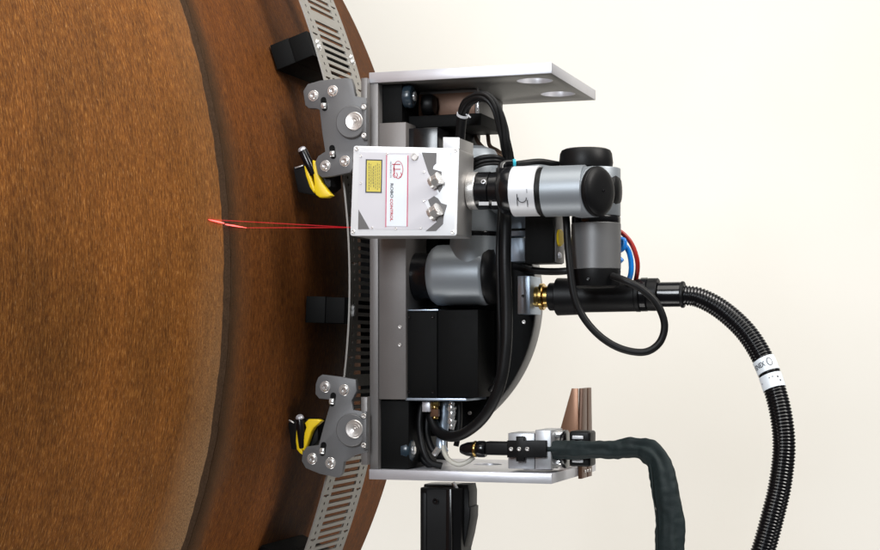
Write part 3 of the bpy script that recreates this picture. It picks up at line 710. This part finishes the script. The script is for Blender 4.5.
# horizontal wrist tube in front: white ring, black ring, silver tube, black end cap
def seg(name, px0, px1, mat_, r=RW, bev=.0006, py=191.6):
    a, b_ = xr(px0, px1, py, YW); L_ = (b_ - a).length; m = MB()
    m.lathe(a, (1, 0, 0), [(0, 0), (0, r - bev), (bev, r), (L_ - bev, r), (L_, r - bev), (L_, 0)], 72); return m.build(name, mat_, arm)
wr = seg('white_ring', 514.5, 540, M['white'])
seg('black_ring', 540.2, 545.5, M['black'], RW * .965)
seg('wrist_tube', 545.7, 585.5, M['arm'], RW, 0.0002)
ax = Vector((1, -.42, 0)).normalized(); cc = W(592.3, 191.8, YW)
m = MB(); m.lathe(cc - ax * .034, ax, [(0, 0), (0, RW * .86), (.008, RW * .97), (.014, RW), (.0395, RW), (.040, RW * .97), (.040, 0)], 96); m.build('wrist_joint', M['arm'], arm)
m = MB(); m.lathe(cc + ax * .0062, ax, [(0, RW * .975), (.001, RW * .985), (.0055, RW * .985), (.0060, RW * .955), (.0072, RW * .955), (.0095, RW * .91), (.0122, RW * .76), (.0136, RW * .5), (.0140, 0)], 96); m.build('end_cap', M['black'], arm)
instance(SCREW_B, 'screw', arm, cc + ax * .0200, (0, 0, math.radians(66)), .0020)
# pictogram on the white ring: two bars and an arc
def on_ring(px, py, dr=.0003):
    p = W(px, py, YW); rr = RW + dr; dz = max(-rr, min(rr, p.z - zat(191.6, YW, 514))); q = Vector((0, YW - math.sqrt(rr * rr - dz * dz), 0))
    p = W(px, py, q.y); return Vector((p.x, q.y, p.z))
def ring_stroke(pts, wd):
    m = MB(); pts = [Vector(p) for p in pts]; va, vb = [], []
    for i, p in enumerate(pts):
        d = (pts[min(i + 1, len(pts) - 1)] - pts[max(i - 1, 0)]).normalized(); n_ = Vector((-d.y, d.x)) * wd / 2
        va.append(m.bm.verts.new(on_ring(*(p + n_)))); vb.append(m.bm.verts.new(on_ring(*(p - n_))))
    for i in range(len(pts) - 1): m.bm.faces.new((va[i], va[i + 1], vb[i + 1], vb[i]))
    m.build('pictogram', M['ink'], wr)
ORG[wr.name] = worg(arm)
ring_stroke([(516.8, 194), (517, 200), (517.4, 206)], .7); ring_stroke([(526.6, 189), (526.8, 193)], .6); ring_stroke([(527.2, 200), (527.6, 207)], .7)
ring_stroke([(522 + 4.2 * math.cos(a), 198.5 + 3.8 * math.sin(a)) for a in [math.radians(d) for d in range(-15, 196, 15)]], .8)

# ------------------------------------------------------------------ tool coupler between sensor and wrist
cp = thing('tool_coupler', 'black cylinder coupler with round holes joining sensor and wrist', 'coupler', W(486, 214, YW))
def cseg(name, px0, px1, mat_, r, prof=None, bev=.0006):
    a, b_ = xr(px0, px1, 191, YW); L_ = (b_ - a).length; m = MB()
    m.lathe(a, (1, 0, 0), prof(L_) if prof else [(0, 0), (0, r - bev), (bev, r), (L_ - bev, r), (L_, r - bev), (L_, 0)], 64); return m.build(name, mat_, cp)
r1 = S(18.4, YW)
cseg('chrome_ring', 459, 464, M['steel'], r1)
cseg('bearing_ring', 464.3, 469.5, M['black'], r1 * .97)
cseg('chrome_ring', 470, 478.5, M['steel'], r1)
cseg('coupler_body', 478.8, 491.5, M['black_gloss'], r1 * 1.0)
cseg('coupler_body', 492.0, 514.2, M['black_gloss'], r1, lambda L_: [(0, 0), (0, r1 * .97), (.001, r1), (L_ * .38, r1 * 1.02), (L_ * .5, RW * .92), (L_ * .7, RW * .985), (L_, RW * .985), (L_, 0)])
def on_body(px, py, r):
    zc = zat(191, YW, 486); z = zat(py, YW, px) - zc; y = YW - math.sqrt(max(1e-9, r * r - z * z)); p = W(px, py, y); return p
for px in (483.5, 498.2):
    p = on_body(px, 182, r1 * (1.0 if px < 490 else 1.03)); d = Vector((0, p.y - YW, p.z - zat(191, YW, 486))).normalized()
    m = MB(); m.lathe(p + d * .0002, -d, [(0.001, .0036), (-.0012, .0036), (-.0016, .0026), (-.0016, .0024), (.0005, .0022)], 24); m.build('hole_rim', M['alu'], cp)
    m = MB(); m.lathe(p + d * .0008, -d, [(0, 0), (0, .0022), (.001, .0022)], 20); m.build('hole', M['black_matt'], cp)
for (x0, x1) in ((478.9, 488.8), (491.8, 500.6)):
    q = []; A = []
    for x in (x0, x1):
        A.append([on_body(x, y, r1 * 1.012) + Vector((0, -.0006, 0)) for y in (201.8, 203, 204.2, 205.4)])
    m = MB(); va = [[m.bm.verts.new(p) for p in row] for row in A]
    for i in range(3): m.bm.faces.new((va[0][i], va[0][i + 1], va[1][i + 1], va[1][i]))
    m.build('white_mark', M['white'], cp)

# ------------------------------------------------------------------ cables and hoses
def cable(name, label, pts, rpx, mat_, cat='cable', n=10, seg=16, group=None, parent=None, **k):
    P_ = spline([W(*p) for p in pts], n); m = MB(); m.tube(P_, S(rpx), seg, **k); o = m.build(name, mat_, parent)
    if not parent: tag(o, label, cat, group)
    return o
# sleeved cable bundle: twisted strands visible in the arch
bund = thing('cable_bundle', 'thick black cable bundle arching from the sensor under the top plate', 'cable', W(460, 140, 2.45))
path = [(459.5, 150, 2.47), (460.5, 132, 2.462), (462.5, 116, 2.452), (467, 103.5, 2.44), (478, 96.8, 2.43), (489, 98.5, 2.425), (497, 110, 2.425), (502.5, 128, 2.43), (506, 146, 2.435), (509.5, 163, 2.452), (511, 180, 2.462)]
sp_ = spline([W(*p) for p in path], 12)
rb = S(5.3)
lower = [p for i, p in enumerate(sp_) if i <= 26]
m = MB(); m.tube(lower, S(5.0), 20); m.build('sleeve', M['black'], bund)
for s_ in range(7):
    pts = []
    for i, p in enumerate(sp_[24:]):
        T = (sp_[min(i + 25, len(sp_) - 1)] - sp_[max(i + 23, 0)]).normalized(); nx = T.cross(Vector((0, 1, 0))).normalized(); ny = T.cross(nx)
        ph = s_ * 2 * PI / 6 + i * .035; rr_ = 0 if s_ == 6 else S(3.5) * (1 + .10 * math.sin(i * .2 + s_ * 2))
        pts.append(p + nx * math.cos(ph) * rr_ + ny * math.sin(ph) * rr_ * .9)
    m = MB(); m.tube(pts, S(2.0), 10); m.build('strand', M['rubber'], bund)
pz = sp_[25]; T = (sp_[27] - sp_[23]).normalized()
m = MB(); m.lathe(pz - T * .0018, T, [(0, S(5.1)), (0, S(6.1)), (.0036, S(6.1)), (.0036, S(5.1)), (0, S(5.1))], 28); m.build('zip_tie', M['white'], bund)
m = MB(); m.tube(spline([pz + Vector((.006, -.004, .0)), pz + Vector((.012, -.008, -.003)), pz + Vector((.015, -.008, -.006))], 4), .0011, 8); m.build('tie_tail', M['white'], bund)
cable('long_cable', 'long thick black cable hanging down past the shoulder joint to the bottom compartment',
      [(506, 205, 2.452), (506, 225, 2.432), (505.5, 260, 2.42), (507, 310, 2.42), (506, 350, 2.42), (500, 385, 2.425), (486, 414, 2.44), (468, 431, 2.46), (452, 436.5, 2.475), (438, 431, 2.49), (431, 415, 2.50), (430, 400, 2.51)], 5.4, M['rubber'], seg=24, n=12)
cable('thin_cable', 'thin black cable beside the long cable on the half round plate', [(500, 210, 2.455), (498, 250, 2.425), (499, 300, 2.425), (500, 340, 2.43), (498, 375, 2.45), (490, 390, 2.49)], 2.2, M['rubber'])
cable('loop_cable', 'thin black cable looping below the vertical wrist joint',
      [(564, 200, 2.452), (566.5, 222, 2.425), (568.5, 255, 2.418), (574, 295, 2.42), (584, 318, 2.425), (601, 337, 2.43), (622, 349, 2.435), (645, 352, 2.44), (660, 342, 2.445), (664.5, 324, 2.445), (657, 304, 2.44), (643, 290, 2.435), (626, 281, 2.432), (612, 276, 2.44)], 3.5, M['rubber'], seg=20, n=12)
cable('crossing_cable', 'short black cable crossing above the silver anchor block', [(515, 266, 2.52), (530, 270, 2.51), (548, 271.5, 2.505), (566, 271, 2.50), (580, 268, 2.51)], 3.6, M['rubber'])
cable('small_cable', 'small black cable crossing over the top of the wrist', [(514, 164.5, 2.40), (524, 163, 2.405), (540, 161.5, 2.425), (556, 164, 2.45), (568, 166, 2.47)], 2.9, M['rubber'])
el = thing('air_fitting', 'small black elbow fitting with cyan collar on the coupler', 'fitting', W(508, 172, 2.385))
m = MB(); m.tube(spline([W(501, 174, 2.375), W(501.5, 166, 2.38), W(505, 163.5, 2.385), (W(512, 162.8, 2.39))], 6), S(3.4), 16); m.build('elbow', M['black_gloss'], el)
m = MB(); m.cyl(W(500.5, 176, 2.374), W(500.8, 168, 2.374), S(4.6), .001, 6); m.build('elbow_nut', M['black_gloss'], el)
m = MB(); m.cyl(W(512.5, 162.9, 2.39), W(515.5, 162.9, 2.392), S(3.7), .0005, 20); m.build('collar', M['cyan'], el)
# arcs of dark hose above the elbow
for k, (dy, w_) in enumerate(((0, 2.4), (5, 2.0), (9.5, 1.6))):
    cable('hose_arc', ('highest', 'middle', 'lowest')[k] + ' of the three black hoses arching over the elbow behind the sensor', [(462, 172 + dy, 2.42), (470, 163 + dy * .9, 2.42), (482, 157.5 + dy * .8, 2.42), (496, 157 + dy * .7, 2.425), (508, 162 + dy * .5, 2.45)], w_, M['rubber'], group='black hoses over the elbow', cat='hose')
# brown cables with black clips near the bundle
for k, (x, y) in enumerate(((476, 120), (489, 126))):
    t = thing('hanging_cable', ('left' if k == 0 else 'right') + ' of two brown cables hanging from black clips behind the bundle', 'cable', W(x, y, 2.62), 'brown hanging cables')
    P_ = spline([W(x - 2, y - 3, 2.62), W(x - 1, y + 10, 2.62), W(x + 1, y + 20, 2.615), W(x + 9, y + 29 - k * 4, 2.60), W(x + 22 - k * 6, y + 35 - k * 4, 2.58), W(x + 34 - k * 12, y + 44 - k * 6, 2.56)], 8)
    m = MB(); m.tube(P_, S(2.2), 12); m.build('cable_run', M['brownc'], t)
    m = MB(); m.box(W(x - 6, y - 6, 2.612), W(x + 4, y + 4, 2.612) + Vector((0, .02, 0)), .001); m.build('clip', M['black'], t)
# black bar that carries the clips
m = MB(); m.prism([W(462, 118, 2.60), W(478, 117, 2.60), W(502, 129, 2.60), W(502, 133, 2.60), W(480, 126, 2.60), W(462, 126, 2.60)], (0, .03, 0), .0006); m.build('clip_bar', M['black_matt'], car)
cable('red_hose', 'red air hose curving behind the vertical wrist joint', [(612, 228, 2.50), (622, 233, 2.50), (631, 243, 2.505), (636.5, 257, 2.51), (637.5, 270, 2.52), (634, 286, 2.54), (628, 298, 2.55)], 2.3, M['redh'], 'hose')
cable('blue_hose', 'blue air hose curling behind the vertical wrist joint', [(612, 240, 2.495), (621, 243, 2.495), (628, 250, 2.50), (631, 262, 2.505), (630.5, 275, 2.51), (625, 290, 2.53)], 2.6, M['blue'], 'hose')
bf = thing('blue_fitting', 'small blue push fitting beside the vertical wrist joint', 'fitting', W(622, 256, 2.48))
m = MB(); m.tube(spline([W(617, 239, 2.485), W(624, 240.5, 2.485), W(623, 248, 2.485), W(617, 252, 2.485)], 6), S(2.6), 12); m.build('elbow', M['blue'], bf)
m = MB(); m.cyl(W(616, 256, 2.485), W(622, 262, 2.485), S(3.0), .0008, 16); m.build('collar', M['blue'], bf)

# ------------------------------------------------------------------ valve box with yellow button
vb_ = thing('valve_box', 'black box with a yellow round button left of the vertical wrist joint', 'valve', W(540, 263, 2.50))
m = MB(); m.box(W(525, 206, 2.475), W(553, 262.5, 2.475) + Vector((0, .06, 0)), .0012); m.build('box_body', M['black_matt'], vb_)
m = MB(); m.box(W(509.5, 212, 2.515), W(525, 236, 2.515) + Vector((0, .03, 0)), .0012); m.build('side_module', M['alu_blue'], vb_)
m = MB(); m.box(W(510.5, 238, 2.513), W(525, 261.5, 2.513) + Vector((0, .03, 0)), .0012); m.build('side_module', M['alu_blue'], vb_)
m = MB(); m.box(W(510, 228.5, 2.5125), W(525, 230.5, 2.5125) + Vector((0, .03, 0)), .0004); m.build('module_seam', M['black'], vb_)
m = MB(); m.box(W(553.3, 213, 2.485), W(556.3, 262, 2.485) + Vector((0, .05, 0)), .0012); m.build('end_plate', M['recess'], vb_)
p = W(556.4, 238, 2.50)
m = MB(); m.lathe(p, (1, -.15, 0), [(0, S(8.4)), (.0070, S(8.4)), (.0085, S(7.4)), (.009, S(4)), (.009, 0)], 36); m.build('button', M['yellow'], vb_)
m = MB(); m.lathe(W(556.4, 255.5, 2.50), (1, -.1, -.05), [(0, S(3.5)), (.005, S(3.5)), (.0075, S(2.4)), (.008, 0)], 24); m.build('lamp', M['alu'], vb_)

# ------------------------------------------------------------------ connector and corrugated hose
hs = thing('corrugated_hose', 'black corrugated hose with white labels and brass fitting', 'hose', W(560, 314, 2.53))
YH = 2.535
def hseg(name, px0, px1, rpx, mat_, py0=296.8, sg=48, rib=0, r2=None):
    a = W(px0, py0, YH); b_ = Vector((W(px1, py0, YH).x, YH, a.z)); L_ = (b_ - a).length; r = S(rpx, YH); r2_ = S(r2, YH) if r2 else r; m = MB(); bv = .0012
    m.lathe(a, (1, 0, 0), [(0, 0), (0, r - bv), (bv, r), (L_ - bv, r2_), (L_, r2_ - bv), (L_, 0)], sg); return m.build(name, mat_, hs)
hseg('brass_fitting', 530.5, 534.5, 14.5, M['brass'], sg=6)
hseg('brass_fitting', 534.6, 540, 10, M['brass'])
hseg('brass_fitting', 540.2, 544.5, 13, M['brass'])
hseg('brass_fitting', 544.6, 550.5, 10.5, M['brass'])
hseg('gland', 549.5, 557, 13.5, M['black'])
hseg('gland', 557.2, 578, 18.2, M['black'], r2=17.6)
hseg('connector_body', 578.2, 640, 15.2, M['black'], r2=14.6)
hseg('gland', 636, 641, 15.8, M['black'], 295.4); hseg('gland', 641.2, 648, 16.2, M['black_gloss'], 294.6); hseg('gland', 648.2, 658.5, 15.6, M['black'], 294.6)
hseg('end_sleeve', 658.7, 684, 11.8, M['black_gloss'], 294.6)
hseg('end_sleeve', 681, 684.5, 12.6, M['black'], 294.6)
hp = [(682, 295, YH), (700, 298, YH), (722, 310, 2.53), (745, 331, 2.52), (762, 357, 2.51), (773, 384, 2.50), (781, 415, 2.49), (784, 448, 2.485), (780, 485, 2.48), (773, 515, 2.475), (764, 548, 2.47), (753, 580, 2.465), (742, 606, 2.46)]
hsp = resample(spline([W(*p) for p in hp], 20), .0012)
rads = []; s0 = 0
for i in range(len(hsp)):
    ph = (i % 4); rads.append(S(9.2) + i / len(hsp) * S(2.0) + (.0010 if ph in (0, 1) else -.0006))
m = MB(); m.tube(hsp, rads, 28); m.build('hose_tube', M['black_gloss'], hs, ang=60)
def near_i(px, py): 
    q = W(px, py, 2.505); return min(range(len(hsp)), key=lambda i: (hsp[i] - q).length)
def band(px0, py0, px1, py1):
    i0, i1 = near_i(px0, py0), near_i(px1, py1); seg_ = hsp[i0:i1 + 1:3]; rr_ = [S(9.2) + i0 / len(hsp) * S(2) + .0016] * len(seg_)
    m = MB(); m.tube(seg_, rr_, 36); return m.build('hose_label', M['label_white'], hs), i0, i1, rr_[0]
b1, i0, i1, rl = band(763, 359, 769.5, 373.5)
b2, j0, j1, rl2 = band(770, 376, 775.5, 391)
def hose_mark(par, ia, ib, rl_, kind):
    """print wrapped round the hose"""
    c = hsp[(ia + ib) // 2]; T = (hsp[ib] - hsp[ia]).normalized(); across = T.cross(Vector((0, -1, 0))).normalized()
    if across.x < 0: across = -across
    outw = across.cross(T).normalized()
    if outw.y > 0: outw = -outw
    org = worg(hs)
    def pos(ang, s_): return c + T * s_ + (across * math.sin(ang) + outw * math.cos(ang)) * (rl_ + .0003) - org
    if kind == 'text':
        me = text_mesh('VSNEX', M['ink'], 'lettering'); xs_ = [v.co.x for v in me.vertices]; ys_ = [v.co.y for v in me.vertices]
        for v in me.vertices:
            fx = (v.co.x - min(xs_)) / (max(xs_) - min(xs_)); fy = v.co.y / max(ys_)
            v.co = pos(-1.25 + 1.35 * fx, .003 - fy * .0075)
        o = bpy.data.objects.new('lettering', me); C.objects.link(o); o.parent = par
        bm = bmesh.new(); A = []; B = []
        for k in range(28):
            a = 2 * PI * k / 28; A.append(bm.verts.new(pos(.55 + .26 * math.cos(a), -.001 + .0066 * math.sin(a)))); B.append(bm.verts.new(pos(.55 + .19 * math.cos(a), -.001 + .0054 * math.sin(a))))
        for k in range(28): bm.faces.new((A[k], A[(k + 1) % 28], B[(k + 1) % 28], B[k]))
    else:
        bm = bmesh.new()
        for (a, s_, w_, h_) in ((.0, -.004, .10, .0016), (.30, -.0045, .10, .0016), (.75, -.003, .16, .003), (.9, .003, .14, .003), (-.9, .0, .12, .0014)):
            vs = [bm.verts.new(pos(a + dx * w_, s_ + ds * h_)) for dx, ds in ((-.5, -.5), (.5, -.5), (.5, .5), (-.5, .5))]; bm.faces.new(vs)
    me = bpy.data.meshes.new('print_mark'); bm.to_mesh(me); bm.free(); me.materials.append(M['ink'])
    o = bpy.data.objects.new('print_mark', me); C.objects.link(o); o.parent = par
hose_mark(b1, i0, i1, rl, 'text'); hose_mark(b2, j0, j1, rl2, 'marks')

# ------------------------------------------------------------------ torch holder, torch and its fabric sleeve
th_ = thing('torch_holder', 'aluminium block clamp holding the torch on the bottom plate', 'clamp', W(530, 470, 2.49))
Yq = 2.466
m = MB(); m.box(W(508, 433, Yq), W(534.6, 469.2, Yq) + Vector((0, .06, 0)), .0012); m.build('clamp_body', M['alu_soft'], th_)
m = MB(); m.box(W(535, 430, Yq - .004), W(551, 469.5, Yq - .004) + Vector((0, .07, 0)), .0012); m.build('clamp_jaw', M['alu_soft'], th_)
m = MB(); m.prism([W(x, y, 2.4545) for x, y in ((507, 440.5), (516, 440.5), (516, 436.5), (524, 436.5), (524, 440.5), (546, 440.5), (546, 457.5), (524, 457.5), (524, 461.5), (516, 461.5), (516, 457.5), (507, 457.5))], (0, .007, 0), .0006); fp = m.build('front_strap', M['black'], th_)
for px in (511.2, 519.3, 527.3): instance(SCREW_S, 'screw', th_, W(px, 449, 2.4545), None, S(2.0))
m = MB(); m.cyl(W(552, 431, 2.52), W(552, 468, 2.52), .010, .001, 24); m.build('pivot_pin', M['recess'], th_)
for y in (434.5, 461.5):
    m = MB(); m.cyl(W(551.5, y, 2.488), W(563, y, 2.488), S(3.6), .001, 24); m.build('spacer', M['chrome'], th_)
m = MB(); m.cyl(W(563.5, 449, 2.50), W(567.5, 449, 2.50), S(19), .0015, 48); m.build('ring_clamp', M['black_gloss'], th_)
for (y0, y1) in ((431, 444), (454.5, 467)):
    m = MB(); m.box(W(569, y0, 2.480), W(590, y1, 2.480) + Vector((0, .04, 0)), .004, 4); m.build('side_clamp', M['black'], th_)
    yc = (y0 + y1) / 2
    m = MB(); m.box(W(572, yc - 1.9, 2.4785), W(583, yc + 1.9, 2.4785) + Vector((0, .003, 0)), .0012, 3); m.build('bright_insert', M['white'], th_)
to = thing('welding_torch', 'black torch with brass ring and dark teal fabric hose cover hanging down', 'torch', W(480, 457, 2.47))
YT = 2.470
def tseg(name, px0, px1, prof, mat_):
    a = W(px0, 449, YT); b_ = W(px1, 449, YT); b_ = Vector((b_.x, YT, a.z)); L_ = (b_ - a).length; m = MB()
    m.lathe(a, (1, 0, 0), [(t * L_, S(r_)) for t, r_ in prof], 40); return m.build(name, mat_, to)
tseg('nozzle', 460.5, 474, [(0, 0), (0, 3.6), (.08, 4.6), (.5, 6.8), (1, 7.6), (1, 0)], M['black_gloss'])
tseg('brass_ring', 474.1, 477, [(0, 7.6), (.3, 8.2), (.7, 8.2), (1, 7.7)], M['brass'])
tseg('nozzle_collar', 477.1, 486, [(0, 7.6), (.2, 8.2), (.8, 8.2), (1, 7.4), (1, 0)], M['black_gloss'])
m = MB(); m.box(W(484, 441.5, YT - .008), W(549, 456.5, YT - .008) + Vector((0, .022, 0)), .004, 4); m.build('torch_body', M['rubber'], to)
fpath = [(545, 449, 2.472), (565, 449, 2.472), (586, 449, 2.472), (600, 448.6, 2.475), (616, 449.5, 2.475), (632, 448, 2.47), (646, 450, 2.465), (657, 459, 2.46), (662.5, 475, 2.455), (666, 498, 2.45), (669, 522, 2.445), (670, 550, 2.44), (670, 585, 2.44), (670, 610, 2.44)]
fs_ = resample(spline([W(*p) for p in fpath], 16), .0025); nn = len(fs_); frad = []; ffl = []
for i in range(nn):
    t = i / nn; d_ = i * .0025; wv = 8.4 + 1.0 * max(0, min(1, (d_ - .07) / .03)) + 1.7 * math.exp(-((d_ - .165) / .012) ** 2) + max(0, min(1, (d_ - .17) / .06)) * 5.2 - 1.3 * math.exp(-((d_ - .145) / .008) ** 2)
    frad.append(S(wv)); ffl.append((1.0, .62))
m = MB(); m.tube(fs_, frad, 40, ffl, wob=.0038); m.build('fabric_cover', M['fabric'], to, ang=60)
# seam stitched along the cover
sm = []
for i in range(int(nn * .45), nn):
    T = (fs_[min(i + 1, nn - 1)] - fs_[i - 1]).normalized(); nx = T.cross(Vector((0, 1, 0))).normalized()
    if nx.x > 0: nx = -nx
    sm.append(fs_[i] + nx * frad[i] * .72 + Vector((0, -frad[i] * .62 * .70 - .0012, 0)))
m = MB(); m.tube(sm, .0009, 8); m.build('cover_seam', M['fabric'], to)

# ------------------------------------------------------------------ tarnished copper bracket on the end of the bottom plate
fin = thing('copper_bracket', 'tall tapered brown copper bracket standing at the end of the bottom plate', 'bracket', (XR + .004, 2.64, ZB))
zt_ = zat(388, 2.64, 582); x_ = XR + .0006
def yz(y, z): return Vector((x_, y, z))
zm = zat(425, 2.64, 582)
m = MB(); m.prism([yz(2.612, ZB - .004), yz(2.612, zm), yz(2.618, zt_), yz(2.648, zt_), yz(2.648, ZB - .004)], (.006, 0, 0), .0006); m.build('bracket_plate', M['copper_dark'], fin)
m = MB(); m.prism([yz(2.653, ZB - .004), yz(2.653, zt_), yz(2.678, zt_), yz(2.682, zm), yz(2.682, ZB - .004)], (.006, 0, 0), .0006); m.build('bracket_plate', M['copper_dark'], fin)
m = MB(); m.prism([Vector((x_ + .001, 2.6085, zt_)), Vector((W(571.6, 388, 2.6085).x, 2.6085, zt_)), W(559.5, 432, 2.6085), W(559.5, 466, 2.6085), Vector((x_ + .001, 2.6085, ZB + .017))], (0, .003, 0), .0005); m.build('gusset', M['copper'], fin)
for k in range(3):
    o = instance(SCREW_S, 'screw', fin, (x_ + .006, 2.632 + k * .016, ZB + .007), (0, 0, math.radians(90)), .0026)

# ------------------------------------------------------------------ black tool below the bottom plate
tl = thing('power_tool', 'black plastic tool grip hanging below the bottom plate', 'tool', W(440, 600, 2.52))
def hexprism(name, px0, px1, py0, py1, Y, dep, mat_, taper=0):
    a = W(px0, py0, Y); b_ = W(px1, py0, Y); z1 = zat(py1, Y); w_ = b_.x - a.x; m = MB(); c_ = min(w_, dep) * .24
    pts = [(a.x, Y + c_), (a.x + c_, Y), (b_.x - c_, Y), (b_.x, Y + c_), (b_.x, Y + dep - c_), (b_.x - c_, Y + dep), (a.x + c_, Y + dep), (a.x, Y + dep - c_)]
    m.prism([Vector((x, y, a.z)) for x, y in pts], (0, 0, z1 - a.z), .0025, 3); return m.build(name, mat_, tl)
zc0 = ZB - .0006
hexprism('grip_neck', 421, 462, 484.4, 492, 2.525, .06, M['black_gloss'])
hexprism('grip_body', 417, 458, 488, 620, 2.50, .085, M['black'])
m = MB(); m.prism([W(x, y, 2.53) for x, y in ((455, 484.8), (467.5, 484.8), (469, 492), (468.8, 507), (470.3, 507.5), (470, 518), (467, 535), (462, 555), (460, 620), (450, 620), (450, 495))], (0, .045, 0), .002, 3); m.build('grip_wing', M['black'], tl)
m = MB(); m.prism([W(x, y, 2.497) for x, y in ((446, 490), (451, 489), (452, 620), (445, 620))], (0, .01, 0), .0012, 2); m.build('grip_ridge', M['black_gloss'], tl)
m = MB(); m.prism([W(x, y, 2.4985) for x, y in ((422, 493), (426, 493), (426, 620), (422, 620))], (0, .01, 0), .0010, 2); m.build('grip_ridge', M['black'], tl)
instance(SCREW_B, 'screw', tl, W(436, 501, 2.4998), None, .0050)
m = MB(); m.cyl(W(453, 482.5, 2.52), W(457, 489, 2.52), .003, .0005, 16); m.build('pin', M['chrome'], tl)

# ------------------------------------------------------------------ fittings in the bottom compartment
fg = 'fittings in the bottom compartment'
o = MB().box(W(422, 401.6, 2.475), W(430, 412, 2.475) + Vector((0, .02, 0)), .001).build('silver_block', M['alu']); tag(o, 'small silver block beside the brass fittings in the bottom compartment', 'block')
bt = thing('brass_fitting', 'copper coloured threaded fitting under the lower shelf', 'fitting', W(436, 417, 2.485))
for (y0, y1, r_) in ((401.8, 406, 5.2), (406.2, 409, 3.6), (409.2, 416.5, 4.8), (416.7, 419, 3.2)):
    MB().cyl(W(435, y0, 2.487), W(435, y1, 2.487), S(r_), .0006, 6 if r_ > 4.7 else 20).build('fitting_ring', M['brass'] if r_ != 4.8 else M['copper'], bt)
ch = thing('chrome_connector', 'shiny chrome cable connector under the lower shelf', 'connector', W(451, 430, 2.49))
for (y0, y1, r_) in ((402, 406, 3.2), (406, 411, 4.6), (411.2, 419, 3.8), (419.2, 424, 4.6), (424.2, 429, 3.2)):
    MB().cyl(W(452.5, y0, 2.488), W(451, y1, 2.488), S(r_), .0008, 10).build('connector_ring', M['chrome'], ch)
cable('blue_grey_tube', 'short blue grey tube between the chrome connector and the brass fitting', [(445, 402, 2.51), (444.5, 415, 2.51), (443, 430, 2.51), (441, 445, 2.50), (444, 453, 2.50)], 5.2, M['alu_blue'], 'tube')
cable('black_riser', 'black cable rising beside the chrome connector', [(459.5, 402, 2.50), (459.5, 418, 2.50), (458, 436, 2.50), (456, 446, 2.50)], 2.8, M['rubber'])
cable('ivory_tube', 'bent ivory tube below the black cable in the bottom compartment', [(443, 446, 2.485), (445.5, 455, 2.48), (451, 461.5, 2.476), (459, 464.5, 2.476), (467, 462, 2.478), (474, 457, 2.482)], 2.4, M['white_tube'], 'tube')
for k, pts in enumerate(([(422, 402, 2.50), (420, 425, 2.49), (423, 448, 2.48), (430, 462, 2.48), (442, 466, 2.485)], [(428, 414, 2.51), (427, 432, 2.50), (431, 447, 2.49), (438, 455, 2.49), (447, 457, 2.50)], [(418, 402, 2.53), (416, 430, 2.525), (420, 455, 2.52), (431, 467, 2.515)])):
    cable('dark_cable', ('outer', 'inner', 'rear')[k] + ' black cable bending down inside the bottom compartment', pts, 3.4, M['rubber'], group='black cables in the bottom compartment')
o = MB().cyl(W(434, 455, 2.478), W(439, 448, 2.478), S(3.2), .001, 8).build('hex_coupling', M['steel']); tag(o, 'small steel hex coupling at the end of the dark cable', 'coupling')
for o_ in list(C.objects):
    if o_.type == 'MESH' and o_.name.startswith('black_screw'): pass
scn.render.resolution_x = 1024; scn.render.resolution_y = 640
